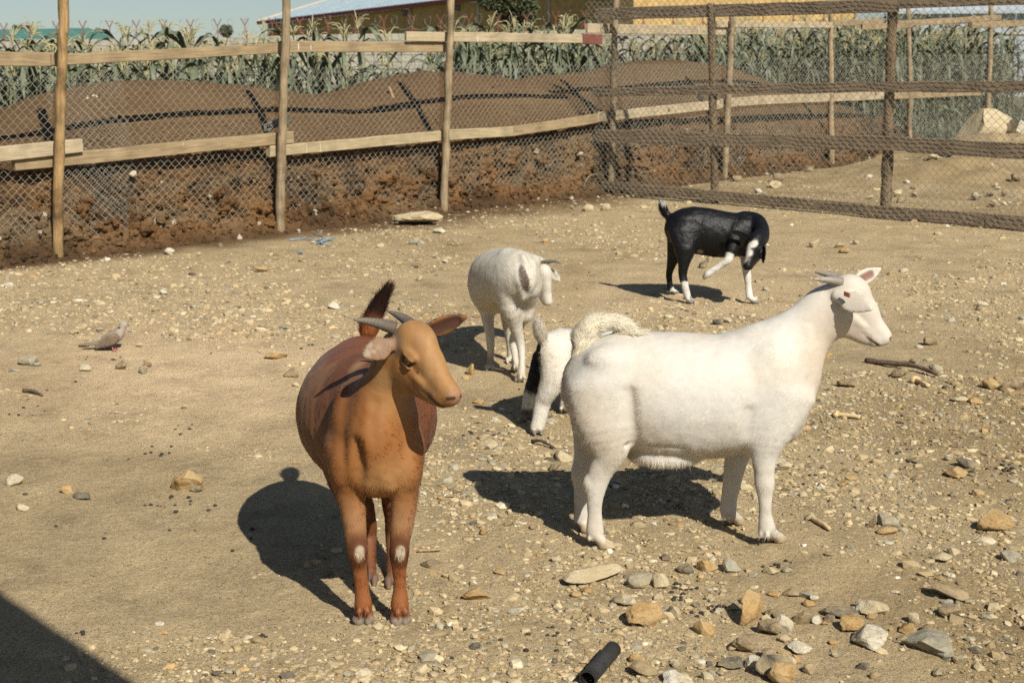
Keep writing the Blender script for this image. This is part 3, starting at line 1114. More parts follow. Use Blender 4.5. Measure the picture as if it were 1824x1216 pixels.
# ---- far teal roofed building on the left
tb = P(-60, 68, 160)
tbl = thing('teal_roofed_hall', 'low far building with a dark teal roof at the left end of the block wall', 'building', (tb[0], tb[1], 0))
q = [P(-80, 70, 160), P(205, 70, 160), P(158, 52, 166), P(-80, 56, 166)]
V, F = slab(q, EZ * 0.12)
wobj('roof', V, F, M_TEAL, tbl, smooth=False)
q0, q1 = P(-80, 71, 160.4), P(196, 71, 160.4)
V, F = slab([np.array([q0[0], q0[1], -3]), np.array([q1[0], q1[1], -3]), q1 - EZ * 0.02, q0 - EZ * 0.02], EY * 9)
wobj('wall', V, F, M_CREAM, tbl, smooth=False)

# ---- pale metal shed on the right, behind the fences
sh0, sh1 = P(1580, 46, 41), P(2050, 36, 39)
se = nrm((sh1 - sh0)[:2])
sn = np.array([se[1], -se[0]])
shd = thing('metal_shed', 'pale grey corrugated metal shed beyond the maize behind the right fences', 'shed', (sh0[0], sh0[1], 0))
M_SHEET = simple_mat('grey_sheet', [(0.3, (0.36, 0.40, 0.42)), (0.7, (0.44, 0.48, 0.50))], 2, 0.5, 0)
npan = 12
sl = np.linalg.norm((sh1 - sh0)[:2])
for k in range(npan):
    w = sl / npan
    c2 = sh0[:2] + se * (k + 0.5) * w
    zt = 2.25
    V, F = box_m((c2[0], c2[1], zt / 2), np.append(se, 0), np.append(sn, 0), EZ, w - 0.03, 0.05 + 0.01 * (k % 2), zt)
    wobj('panel', V, F, M_SHEET, shd, smooth=False)
rfq = [np.array([sh0[0], sh0[1], 2.26]) + np.append(sn, 0) * 0.25 - np.append(se, 0) * 0.2, np.array([sh1[0], sh1[1], 2.26]) + np.append(sn, 0) * 0.25]
rfq += [rfq[1] - np.append(sn, 0) * 5 + EZ * 0.9, rfq[0] - np.append(sn, 0) * 5 + EZ * 0.9]
V, F = slab(rfq, EZ * 0.06)
wobj('roof', V, F, M_SHEET, shd, smooth=False)
V, F = box_m((np.array([*sh0[:2], 1.72]) + np.array([*sh1[:2], 1.72])) / 2 + np.append(sn, 0) * 0.05, np.append(se, 0), np.append(sn, 0), EZ, sl, 0.03, 0.05)
wobj('rail', V, F, M_CREAM, shd, smooth=False)

# ---- trees
M_CROWN = simple_mat('tree_leaf', [(0.25, (0.045, 0.055, 0.026)), (0.5, (0.075, 0.085, 0.040)), (0.8, (0.125, 0.125, 0.062))], 1.2, 0.7, 0, rnd=False)
M_BARK = simple_mat('bark', [(0.3, (0.07, 0.05, 0.035)), (0.7, (0.14, 0.10, 0.07))], 6, 0.95, 0.5)


def tree(name, label, u, v, Y, rpx, hpx, n, leaf, seed, group=None):
    rg = np.random.default_rng(seed)
    c3 = P(u, v, Y)
    s = pxm(c3)
    R, Hh = rpx / s, hpx / s
    root = thing(name, label, 'tree', (c3[0], c3[1], 0), group)
    limbs = []
    base = np.array([c3[0], c3[1], -0.5])
    mid = np.array([c3[0], c3[1], c3[2] - Hh * 0.6])
    V, F = tube_m(catmull([base, base * 0.5 + mid * 0.5 + 0.1, mid, c3 + EZ * Hh * 0.2], 4), np.linspace(0.10 * R, 0.03 * R, 13), 8)
    tr = wobj('trunk', V, F, M_BARK, root)
    lobes = []
    for k in range(16):
        d = nrm(rg.normal(0, 1, 3))
        lobes.append((c3 + d * np.array([R, R, Hh]) * rg.uniform(0.35, 0.8), rg.uniform(0.28, 0.5) * min(R, Hh)))
        V, F = tube_m([mid, mid * 0.4 + lobes[-1][0] * 0.6 + rg.normal(0, 0.05, 3) * R, lobes[-1][0]], [0.035 * R, 0.02 * R, 0.008 * R], 5)
        wobj('limb', V, F, M_BARK, tr)
    li = rg.integers(0, 16, n)
    lc = np.array([l[0] for l in lobes])[li]
    lr = np.array([l[1] for l in lobes])[li]
    d = nrm(rg.normal(0, 1, (n, 3))) * (rg.random(n) ** 0.45)[:, None]
    pos = lc + d * lr[:, None]
    a = nrm(rg.normal(0, 1, (n, 3)))
    b_ = nrm(np.cross(a, rg.normal(0, 1, (n, 3))))
    sz_ = leaf * rg.uniform(0.6, 1.3, (n, 1))
    V = np.stack([pos - a * sz_, pos + b_ * sz_ * 0.4, pos + a * sz_, pos - b_ * sz_ * 0.4], 1).reshape(-1, 3)
    wobj('crown', V, np.arange(n * 4).reshape(-1, 4), M_CROWN, root, smooth=False)


tree('leafy_tree', 'dark olive tree in front of the yellow warehouse wall', 915, 12, 82, 68, 46, 9000, 0.14, 3)
tree('far_tree', 'small far tree above the teal roof at the left', 42, 52, 190, 30, 9, 1500, 0.30, 4)
tree('far_tree', 'small far tree on the skyline above the top rail, left of the warehouse', 402, 56, 120, 18, 10, 1500, 0.16, 5)

# ================================================================== STONES AND LITTER
STONE_COL = {
    'cream': [(0.3, (0.33, 0.27, 0.165)), (0.5, (0.43, 0.36, 0.235)), (0.72, (0.51, 0.445, 0.32))],
    'white': [(0.3, (0.38, 0.345, 0.265)), (0.5, (0.50, 0.465, 0.375)), (0.72, (0.60, 0.565, 0.475))],
    'grey': [(0.3, (0.19, 0.175, 0.128)), (0.5, (0.29, 0.27, 0.205)), (0.72, (0.38, 0.355, 0.28))],
    'ochre': [(0.3, (0.25, 0.155, 0.062)), (0.5, (0.37, 0.235, 0.098)), (0.72, (0.46, 0.32, 0.155))],
    'brown': [(0.3, (0.13, 0.095, 0.058)), (0.5, (0.215, 0.16, 0.10)), (0.72, (0.30, 0.235, 0.155))],
    'dark': [(0.3, (0.065, 0.058, 0.045)), (0.5, (0.12, 0.108, 0.085)), (0.72, (0.19, 0.175, 0.14))],
    'red-brown': [(0.3, (0.07, 0.028, 0.018)), (0.5, (0.13, 0.05, 0.03)), (0.72, (0.22, 0.10, 0.06))],
}


def stone_mat(c):
    m, nt, b = new_mat(c.replace('-', '_') + '_stone')
    v = coords(nt, 'World')
    n = noise_n(nt, v, 22, 6, 0.7, 0.4)
    cc_ = ramp(nt, n, STONE_COL[c])
    f = ramp(nt, noise_n(nt, v, 120, 4, 0.75), [(0.3, (0.72, 0.71, 0.70)), (0.5, (1, 1, 1)), (0.7, (1.2, 1.19, 1.17))])
    cc_ = mix_c(nt, 'MULTIPLY', 1.0, cc_, f)
    # patches of dry pen soil caked on the stone
    du = ramp(nt, noise_n(nt, v, 11, 5, 0.7), [(0.42, (0, 0, 0)), (0.62, (0.7, 0.7, 0.7))])
    cc_ = mix_c(nt, 'MIX', du, cc_, (0.36, 0.275, 0.145))
    nt.links.new(cc_, b.inputs['Base Color'])
    b.inputs['Roughness'].default_value = 0.9
    b.inputs['Specular IOR Level'].default_value = 0.15
    b1 = bump(nt, b, noise_n(nt, v, 60, 6, 0.75), 0.7, 0.010)
    bump(nt, b, noise_n(nt, v, 260, 3, 0.7), 0.5, 0.003, b1)
    return m


M_STONE = {c: stone_mat(c) for c in STONE_COL}


def rock_shape(seed, sub=2, cuts=7, rough=0.16):
    rg = np.random.default_rng(seed)
    V, F = (ICO1, ICO2, ICO3)[sub - 1]
    V = V.copy()
    for _ in range(cuts):
        d = nrm(rg.normal(0, 1, 3))
        k = rg.uniform(0.42, 0.8)
        h = V @ d - k
        V = V - np.maximum(h, 0)[:, None] * d * 0.96
    V = V * (1 + rough * fbm(V * 2.1 + seed, 3, seed))[:, None]
    lo, hi = V.min(0), V.max(0)
    V = (V - (lo + hi) / 2) / (hi - lo)
    return V, F


NSH = 16
SHAPES = [rock_shape(100 + k) for k in range(NSH)]
SMESH = {}


def stone(u, v, w, h, colr, label, group=None, deep=None, k=None, name='stone', cat='stone', hi=False, tilt=0.12, z0=None, parent_y=None):
    """stone whose bottom edge is seen at (u, v), w x h photograph pixels"""
    global SK
    p = G(u, v)
    rg = np.random.default_rng(int(u * 7 + v * 13))
    s = pxm(p)
    W = w / s
    d = W * (deep or rg.uniform(0.65, 0.95))
    # apparent height = h cos(view) + depth sin(view)
    va = math.atan2(H, p[1])
    Hh = max((h / s - d * 0.55 * math.sin(va)) / math.cos(va), W * 0.16)
    k = int(rg.integers(0, NSH)) if k is None else k
    if hi:
        V, F = rock_shape(100 + k, 3, 9, 0.2)
        me = mesh_np(name, V, F, M_STONE[colr], False)
    else:
        key = (k, colr)
        if key not in SMESH:
            SMESH[key] = mesh_np(name, SHAPES[k][0], SHAPES[k][1], M_STONE[colr], False)
        me = SMESH[key]
    y = p[1] + d * 0.42
    x = p[0] * y / p[1]
    zb = float(gh(x, y)) if z0 is None else z0
    o = link(name, me, loc=(x, y, zb + Hh * 0.40))
    rz = rg.uniform(-0.5, 0.5) + (math.pi if rg.random() < 0.5 else 0)
    o.rotation_euler = (rg.normal(0, tilt), rg.normal(0, tilt), rz)
    o.scale = (W * 1.04, d, Hh * 1.2)
    return tag(o, label, cat, group)


BIG = [
    (1147, 1118, 66, 42, 'ochre', 'blocky ochre stone with a notched underside, left of the foreground stone cluster'),
    (1338, 1112, 54, 62, 'ochre', 'tall pointed orange stone standing at the back of the foreground stone cluster'),
    (1370, 1133, 42, 36, 'brown', 'square grey-brown stone leaning in front of the tall pointed orange stone'),
    (1398, 1132, 30, 36, 'white', 'thin white layered stone wedged beside the square grey-brown stone'),
    (1547, 1158, 66, 44, 'white', 'bulky white-cream stone in front of the flat bluish stone'),
    (1645, 1168, 108, 46, 'grey', 'largest wide grey slab-like stone at the lower right'),
    (1693, 1070, 74, 28, 'brown', 'low flat brown stone with a dark undercut edge at the right'),
    (1690, 1102, 40, 28, 'brown', 'rounded dark brown stone just below the low flat brown stone'),
    (1775, 950, 62, 44, 'ochre', 'large angular orange stone alone near the right edge'),
    (1553, 1094, 58, 30, 'cream', 'pale layered stone with a ridged side above the foreground cluster'),
    (1493, 1104, 62, 26, 'dark', 'flat bluish grey stone lying on the orange chunk'),
    (1516, 1128, 46, 28, 'ochre', 'orange chunk under the flat bluish grey stone'),
    (1427, 1114, 42, 26, 'brown', 'brown stone between the white layered stone and the flat bluish stone'),
    (1455, 1115, 22, 16, 'white', 'small white stone beside the brown stone of the foreground cluster'),
    (1616, 1130, 34, 24, 'ochre', 'small orange stone behind the largest wide grey stone'),
    (1330, 1160, 56, 34, 'brown', 'faceted grey-brown stone below the tall pointed orange stone'),
    (1372, 1206, 56, 46, 'dark', 'greenish dark grey stone at the bottom edge behind the yellow stone'),
    (1392, 1220, 50, 44, 'ochre', 'yellow stone at the bottom edge, leaning on the greenish grey stone'),
    (1341, 1188, 28, 24, 'white', 'small pale stone left of the greenish dark grey stone'),
    (1302, 1190, 58, 28, 'dark', 'flat dark grey stone left of the small pale stone near the bottom edge'),
    (1424, 1163, 42, 24, 'white', 'white rough stone above the yellow stone'),
    (1414, 1180, 24, 20, 'ochre', 'small ochre stone directly under the white rough stone'),
    (1255, 1134, 34, 32, 'ochre', 'upright ochre stone with a dark flank between the cluster and the blocky ochre stone'),
    (1199, 1103, 26, 26, 'cream', 'pale pinkish stone right of the blocky ochre stone'),
    (1105, 1082, 30, 18, 'dark', 'small grey stone behind the blocky ochre stone'),
    (1120, 1084, 26, 20, 'white', 'white crumbly stone touching the small grey stone behind the blocky ochre stone'),
    (1138, 1050, 44, 30, 'grey', 'grey rough stone below the white goat, beside a cream stone'),
    (1176, 1050, 30, 30, 'cream', 'cream stone joined to the right side of the grey rough stone'),
    (1262, 1020, 36, 24, 'ochre', 'orange-brown stone below the white goat, left of a pointed grey stone'),
    (1302, 1022, 32, 30, 'grey', 'pointed grey stone right of the orange-brown stone below the white goat'),
    (1222, 1022, 30, 18, 'dark', 'low dark stone left of the orange-brown stone below the white goat'),
    (1675, 998, 40, 20, 'cream', 'low cream stone in open ground on the right'),
    (1700, 984, 24, 15, 'cream', 'little cream stone just above the low cream stone'),
    (1799, 998, 32, 24, 'grey', 'bluish grey stone near the right edge, below the large angular orange stone'),
    (1580, 938, 40, 24, 'grey', 'grey speckled stone touching an orange block to the right of the goat hooves'),
    (1579, 952, 36, 18, 'ochre', 'orange block under the grey speckled stone'),
    (1552, 940, 20, 22, 'brown', 'upright brown stone left of the grey speckled stone'),
    (1703, 850, 38, 22, 'ochre', 'ochre stone with a black shadowed edge beside the slate at the right'),
    (1726, 836, 40, 18, 'dark', 'dark split slate above the ochre stone at the right'),
    (1742, 882, 22, 14, 'ochre', 'small tan block below the dark split slate'),
    (1803, 697, 48, 32, 'brown', 'big brown stone at the right edge with dark faces'),
    (1764, 692, 28, 22, 'ochre', 'tan split stone left of the big brown stone at the right edge'),
    (1738, 718, 26, 14, 'ochre', 'tan brick-shaped stone below the split stone'),
    (1708, 714, 30, 12, 'cream', 'flat pale tan stone left of the brick-shaped stone'),
    (335, 876, 58, 44, 'ochre', 'large ochre stone half buried in the open ground at the left'),
    (350, 876, 24, 13, 'dark', 'small dark stone against the foot of the large ochre stone at the left'),
    (26, 870, 32, 24, 'white', 'white stone near the left edge'),
    (122, 880, 26, 18, 'ochre', 'round ochre stone left of the flat dark olive stone'),
    (148, 890, 38, 15, 'dark', 'flat dark olive stone beside the round ochre stone'),
    (40, 910, 26, 13, 'cream', 'flat pale stone below the white stone near the left edge'),
    (52, 650, 32, 20, 'grey', 'pale grey stone to the lower left of the dove'),
    (152, 661, 22, 14, 'white', 'small white stone under the dove'),
    (216, 658, 20, 17, 'brown', 'upright grey-tan pebble right below the dove'),
    (263, 653, 16, 13, 'red-brown', 'little red-brown lump right of the dove'),
    (256, 665, 16, 15, 'grey', 'pale holed pebble under the little red-brown lump'),
    (850, 1072, 54, 26, 'ochre', 'ochre stone with a dark side between the two nearest goats'),
    (919, 1095, 30, 14, 'white', 'white-cream stone right of the ochre stone between the nearest goats'),
    (770, 1012, 42, 16, 'brown', 'flat grey-brown stone beside the brown goat front legs'),
    (492, 640, 40, 13, 'ochre', 'flat ochre flake left of the brown goat'),
    (596, 551, 24, 15, 'white', 'white chip behind the tail of the brown goat'),
    (625, 397, 62, 15, 'cream', 'flat pale rock slab at the foot of the mound, right of the second post'),
    (744, 402, 88, 25, 'cream', 'largest flat pale rock slab at the foot of the mound near the third post'),
    (706, 381, 44, 13, 'cream', 'narrow tilted pale rock slab just behind the largest flat slab'),
    (783, 416, 24, 10, 'white', 'small white stone in front of the largest flat slab'),
    (1047, 376, 20, 14, 'cream', 'left one of two pale stones by the fence corner'),
    (1079, 374, 18, 14, 'cream', 'right one of two pale stones by the fence corner'),
    (1205, 1222, 58, 30, 'white', 'white-grey stone cut by the bottom edge right of the pipe'),
    (1146, 1205, 48, 26, 'brown', 'brown-grey stone right of the black pipe'),
    (1135, 1180, 28, 18, 'ochre', 'ochre stone above the brown-grey stone near the pipe'),
    (1548, 326, 20, 16, 'white', 'round white stone on the dirt heap behind the mesh panel fence'),
    (1381, 335, 28, 13, 'cream', 'cream stone on the dirt heap behind the mesh, left of the round white stone'),
    (1523, 302, 20, 9, 'white', 'small white stone lying at the top of the dirt heap'),
    (1682, 310, 34, 14, 'cream', 'flat cream stone behind the mesh below the boulder'),
    (786, 588, 20, 12, 'ochre', 'flat ochre chip between the brown goat and the thin white goat'),
    (838, 668, 16, 20, 'ochre', 'upright tan stone by the muzzle of the brown goat'),
    (870, 796, 34, 14, 'cream', 'flat cream stone below the kid, left of the sticks'),
    (1003, 820, 36, 20, 'cream', 'cream stone by the hind legs of the big white goat'),
    (988, 840, 20, 15, 'brown', 'small brown stone under the cream stone by the white goat hind legs'),
    (1395, 840, 26, 18, 'white', 'white stone in front of the big white goat chest'),
    (1508, 690, 34, 20, 'brown', 'grey-brown stone under the throat of the big white goat'),
    (1600, 672, 34, 18, 'brown', 'grey-brown stone under the weathered branch'),
]
for a in BIG:
    u, v, w, h, c, lb = a
    stone(u, v, w, h, c, lb, 'large single stones on the pen ground', hi=(w * h > 1500), tilt=(0.03 if 'slab' in lb else 0.12), z0=(0.012 if 'at the foot of the mound' in lb or 'just behind the largest' in lb else None))
# flat tan slab half buried by the near hind hoof of the white goat
stone(1052, 1040, 120, 34, 'cream', 'thin tan slab half buried beside the near hind hoof of the white goat', 'large single stones on the pen ground', deep=0.55, hi=True, tilt=0.05, k=3)
# boulder and slab behind the mesh
bp = G(1748, 268)
V, F = rock_shape(321, 3, 10, 0.14)
V = V * np.array([0.95, 0.55, 0.62])
cr, sr = math.cos(-0.42), math.sin(-0.42)
V = np.stack([V[:, 0] * cr + V[:, 2] * sr, V[:, 1], -V[:, 0] * sr + V[:, 2] * cr], 1)
o = link('boulder', mesh_np('boulder', V, F, M_STONE['cream'], False), loc=(bp[0] + 0.1, bp[1] + 0.2, 0.27))
tag(o, 'big pale tilted boulder behind the mesh panel fence', 'boulder')
V, F = box_m((0, 0, 0), EX, EY, EZ, 0.9, 0.3, 0.16)
sb = P(1822, 240, bp[1] + 0.1)
o = link('concrete_slab', mesh_np('concrete_slab', V + rng.normal(0, 0.006, V.shape), F, M_STONE['white'], False), loc=(sb[0] + 0.22, sb[1], 0.17))
o.rotation_euler = (0, 0.42, 0.2)
tag(o, 'pale broken concrete slab leaning beside the boulder', 'slab')
V, F = rock_shape(77, 2, 5, 0.3)
q = G(1680, 306)
o = link('black_lump', mesh_np('black_lump', V * np.array([0.28, 0.24, 0.2]), F, simple_mat('plain_black', [(0.3, (0.008, 0.008, 0.008)), (0.7, (0.025, 0.024, 0.022))], 9, 0.9), False), loc=(q[0], q[1] + 0.1, 0.12))  # plain near-black lump of unidentified material
tag(o, 'black lump behind the mesh below the boulder', 'lump')

# other stones in view: individuals, then gravel
LB = {'cream': 'small cream stone among the gravel on the pen ground', 'white': 'small white stone among the gravel on the pen ground', 'grey': 'small grey stone among the gravel on the pen ground',
      'ochre': 'small ochre stone among the gravel on the pen ground', 'brown': 'small brown stone among the gravel on the pen ground', 'dark': 'small dark grey stone among the gravel on the pen ground'}
rs = np.random.default_rng(21)
FOOT = [(645, 1110, 60), (712, 1110, 60), (1075, 970, 70), (1040, 950, 60), (1375, 960, 60), (1300, 930, 60), (950, 770, 40), (935, 745, 40), (1005, 735, 40),
        (925, 680, 40), (873, 660, 40), (1228, 540, 30), (1340, 540, 30), (1197, 522, 30), (203, 622, 35), (660, 1030, 50), (705, 1035, 50)]
n = 0
while n < 180:
    u = rs.uniform(-10, 1834)
    v = 415 + 800 * rs.random() ** 1.05
    p = G(u, v)
    s, t = fs(p[0], p[1])
    rr_ = (p[0] - RA[0]) * RN[0] + (p[1] - RA[1]) * RN[1]
    if t > -0.35 or rr_ < 0.25 or any(abs(u - a) < r and abs(v - b) < r * 0.6 for a, b, r in FOOT):
        continue
    dens = 0.35 + 0.5 * (u > 1000) * (v > 600) + 0.5 * (v < 640) * (v > 430) + 0.7 * fbm(np.array([[p[0] * 1.1, p[1] * 0.8, 0.5]]), 2, 55)[0] - 0.35 * (near(p[0], p[1], -1.5, 3.6, 0.9))
    if rs.random() > dens:
        continue
    c = rs.choice(['cream', 'white', 'grey', 'ochre', 'brown', 'dark'], p=[0.28, 0.15, 0.2, 0.15, 0.16, 0.06] if v < 700 else [0.2, 0.1, 0.2, 0.17, 0.23, 0.1])
    w = np.clip(rs.lognormal(2.72, 0.28), 10, 30) * (0.62 + 0.38 * v / 800)
    stone(u, v, w, w * rs.uniform(0.42, 0.8), c, LB[c], 'small %s stones scattered over the pen' % c)
    n += 1

n = 0
while n < 34:
    u, v = rs.uniform(1290, 1830), rs.uniform(292, 392)
    p = G(u, v)
    rr_ = (p[0] - RA[0]) * RN[0] + (p[1] - RA[1]) * RN[1]
    if rr_ > -0.25 or fs(p[0], p[1])[1] > -0.3:
        continue
    c = rs.choice(['cream', 'white', 'grey', 'brown'])
    w = rs.uniform(9, 22)
    zz = 0.24 * near(p[0], p[1], hp[0] + 0.75, hp[1] + 0.3, 0.85) + 0.28 * near(p[0], p[1], hp2[0] + 0.6, hp2[1] + 1.2, 1.3)
    stone(u, v, w, w * rs.uniform(0.5, 0.8), c, 'small %s stone on the rough ground behind the mesh panel fence' % c, 'stones behind the mesh panel fence', z0=float(zz))
    n += 1

n = 0
CLL = {}
while n < 36:
    u, v = rs.normal(1430, 200), rs.normal(1140, 42)
    if not (1090 < u < 1815 and 1050 < v < 1214) or abs(u - 1075) < 40:
        continue
    c = rs.choice(['cream', 'grey', 'ochre', 'brown', 'dark'], p=[0.25, 0.22, 0.2, 0.23, 0.1])
    w = rs.uniform(14, 30)
    stone(u, v, w, w * rs.uniform(0.5, 0.85), c, 'small %s stone within the foreground stone cluster at the lower right' % c, 'small %s stones of the foreground cluster' % c)
    n += 1

# gravel: everything smaller, one object
NG = 62000
ga = rs.uniform(-0.42, 0.42, NG * 3)
gy_ = np.exp(rs.uniform(math.log(2.3), math.log(19.0), NG * 3))
gx_ = ga * gy_
s, t = fs(gx_, gy_)
q_ = (gx_ - RA[0]) * RN[0] + (gy_ - RA[1]) * RN[1]
dn_ = 0.40 + 1.75 * n2(gx_, gy_, 1.0, 3, 55) + 0.45 * n2(gx_, gy_, 4.0, 2, 57) + 0.5 * near(gx_, gy_, 2.0, 4.8, 1.8) + 0.25 * (gy_ > 6.5) * (gy_ < 10.5) - 0.5 * near(gx_, gy_, -1.2, 3.2, 1.0) - 0.5 * near(gx_, gy_, -1.7, 6.3, 0.7)
keep = (rs.random(NG * 3) < dn_ * 0.9) & (t < -0.05)
gx_, gy_ = gx_[keep][:NG], gy_[keep][:NG]
NG = len(gx_)
gs = np.clip(rs.lognormal(-5.40, 0.58, NG), 0.0018, 0.024) * np.clip(0.70 + 0.055 * gy_, 0.8, 1.35)
iv, ifc = ICO0
tm = []
for k in range(12):
    r_ = np.random.default_rng(600 + k)
    tm.append(iv * (1 + 0.35 * r_.uniform(-1, 1, (12, 1))))
gV = np.array(tm)[rs.integers(0, 12, NG)]
an = rs.random(NG) * 6.283
ca, sa = np.cos(an)[:, None], np.sin(an)[:, None]
gV = np.stack([gV[..., 0] * ca - gV[..., 1] * sa, gV[..., 0] * sa + gV[..., 1] * ca, gV[..., 2]], -1)
gV = gV * (gs[:, None, None] * np.stack([rs.uniform(0.8, 1.4, NG), rs.uniform(0.7, 1.2, NG), rs.uniform(0.4, 0.8, NG)], 1)[:, None])
gV = gV + np.stack([gx_, gy_, gh(gx_, gy_) + gs * 0.10], 1)[:, None]
gF_ = (ifc[None] + (np.arange(NG) * 12)[:, None, None]).reshape(-1, 3)
pal = np.array([[0.43, 0.355, 0.215], [0.47, 0.405, 0.275], [0.30, 0.265, 0.19], [0.38, 0.26, 0.12], [0.24, 0.18, 0.10], [0.13, 0.112, 0.08], [0.55, 0.505, 0.40], [0.35, 0.27, 0.145]])
gc = pal[rs.choice(8, NG, p=[0.24, 0.09, 0.14, 0.08, 0.14, 0.05, 0.03, 0.23])] * rs.uniform(0.75, 1.2, (NG, 1))
own = rs.random(NG) < 0.42
gc[own] = (ground_col(gx_, gy_) * rs.uniform(0.72, 1.15, (NG, 1)))[own]
mat_gravel = col_mat('gravel', 0.92, 0.12, 60, 0.3, 150, 0.4, 0.004)
tag(wobj('gravel', gV.reshape(-1, 3), gF_, mat_gravel, smooth=False, col=np.repeat(gc, 12, 0)), 'fine mixed gravel and grit strewn over the pen', kind='stuff')

# goat droppings: dark pellets in loose clusters
cl = [(1235, 1055, 70, 22), (1270, 1090, 40, 10), (1380, 1010, 30, 8), (300, 900, 60, 14), (145, 1128, 10, 6), (470, 1135, 10, 5), (1715, 845, 30, 8), (1800, 838, 28, 22), (640, 640, 60, 10),
      (60, 730, 80, 7), (330, 760, 40, 6), (860, 770, 40, 8), (1600, 800, 60, 10), (1640, 740, 50, 10), (990, 1130, 40, 8), (200, 640, 40, 6), (560, 620, 50, 6), (300, 960, 200, 10), (900, 1150, 160, 8), (280, 800, 40, 8), (1500, 850, 150, 12), (1100, 700, 900, 30), (700, 480, 500, 16)]
pv = []
iv1, if1 = ICO1
for u, v, r, k in cl:
    for _ in range(k):
        p = G(u + rs.normal(0, 0.5) * r, v + rs.normal(0, 0.25) * r * 0.6)
        if fs(p[0], p[1])[1] > -0.3:
            continue
        sz_ = rs.uniform(0.0038, 0.0065)
        pv.append((iv1 * sz_ * np.array([1.25, 0.95, 0.9]) + np.array([p[0], p[1], float(gh(p[0], p[1])) + sz_ * 0.35]), if1))
V, F = cat_meshes(pv)
tag(wobj('droppings', V, F, simple_mat('dropping', [(0.3, (0.022, 0.018, 0.014)), (0.7, (0.055, 0.045, 0.035))], 40, 0.8, 0.3)), 'dark goat droppings scattered in loose clusters', kind='stuff')

# bones, sticks, pipe, twine
M_BONE = simple_mat('old_bone', [(0.3, (0.40, 0.27, 0.12)), (0.7, (0.58, 0.44, 0.24))], 14, 0.6, 0.3)


def bone(u0, v0, u1, v1, r, label, knob=True):
    a, b_ = G(u0, v0), G(u1, v1)
    a[2], b_[2] = float(gh(a[0], a[1])) + r * 1.0, float(gh(b_[0], b_[1])) + r * 0.9
    m_ = (a + b_) / 2 + EZ * r * 0.3
    pth = catmull([a, a * 0.75 + m_ * 0.25, m_, b_], 4)
    rad = np.interp(np.linspace(0, 1, len(pth)), [0, 0.08, 0.25, 0.6, 1], [r * 1.5, r * 1.9, r, r * 0.8, r * 0.75] if knob else [r, r, r, r, r * 0.6])
    V, F = tube_m(pth, rad, 10, 0.06, 3)
    if knob:
        d = nrm(b_ - a)
        sd = np.array([-d[1], d[0], 0])
        V, F = cat_meshes([(V, F), (ICO2[0] * r * 1.25 + a + sd * r * 1.0, ICO2[1]), (ICO2[0] * r * 1.15 + a - sd * r * 0.9, ICO2[1])])
    o = wobj('bone', V, F, M_BONE)
    tag(o, label, 'bone', 'old bones lying on the pen ground')


bone(1489, 743, 1532, 748, 0.011, 'pale bone with a knobbed end lying in open ground in front of the white goat')
bone(1630, 680, 1654, 690, 0.013, 'stubby tan bone below the weathered branch')
bone(1449, 928, 1478, 946, 0.009, 'thin curved orange bone right of the front hoof of the white goat', False)
M_STICK = simple_mat('dead_wood', [(0.3, (0.075, 0.05, 0.032)), (0.7, (0.17, 0.12, 0.08))], 18, 0.9, 0.7, 60)
M_STICKT = simple_mat('tan_wood', [(0.3, (0.24, 0.16, 0.08)), (0.7, (0.38, 0.27, 0.15))], 18, 0.9, 0.5, 60)


def stick(pts, r, label, mat, name='stick', cat='stick', grp='sticks and twigs lying on the pen ground'):
    q = []
    for u, v, hh in pts:
        p = G(u, v)
        p[2] = float(gh(p[0], p[1])) + hh
        q.append(p)
    pth = catmull(q, 5)
    V, F = tube_m(pth, np.linspace(r, r * 0.6, len(pth)), 8, 0.12, 5)
    tag(wobj(name, V, F, mat), label, cat, grp)


stick([(1542, 645, 0.01), (1580, 652, 0.02), (1625, 660, 0.03), (1668, 672, 0.02)], 0.016, 'long weathered dark branch lying right of the white goat head', M_STICK, 'branch', 'branch')
stick([(948, 786, 0.01), (966, 793, 0.02), (986, 800, 0.01)], 0.008, 'brown stick behind the big white goat hind legs', M_STICK)
stick([(744, 985, 0.008), (765, 985, 0.008), (785, 984, 0.008)], 0.005, 'thin brown twig right of the brown goat legs', M_STICKT)
stick([(42, 697, 0.008), (60, 700, 0.014), (75, 705, 0.008)], 0.010, 'dark bark piece in open ground below the dove at left', M_STICK)
stick([(795, 885, 0.006), (810, 885, 0.006)], 0.005, 'pale twig near the tip of the white goat shadow', M_STICKT)
# pale stake stuck in the mound
st0, st1 = onF(706, 190, 0.75), onF(693, 155, 0.85)
V, F = tube_m([st0 - EZ * 0.05, st0 * 0.5 + st1 * 0.5, st1], [0.018, 0.017, 0.014], 7, 0.1, 2)
tag(wobj('stake', V, F, M_STICKT), 'pale wooden stake stuck in the mound left of the third post', 'stake')
for u, v, lb in ((155, 178, 'left pale stone stuck on top of the left mound'), (170, 174, 'right pale stone stuck on top of the left mound'), (330, 190, 'pale flat stone on the right flank of the left mound'), (1033, 275, 'white chip stuck in the cut dirt face left of the corner'),
                 (237, 310, 'pale stone stuck in the cut dirt face right of the first post')):
    q = onF(u, v, 0.9 if v < 200 else 0.0)
    V, F = rock_shape(int(u), 1, 4)
    o = link('stone', mesh_np('stone', V * np.array([0.075, 0.06, 0.045]), F, M_STONE['white'], False), loc=tuple(q))
    o.rotation_euler = (0.3, 0.4, u)
    tag(o, lb, 'stone')
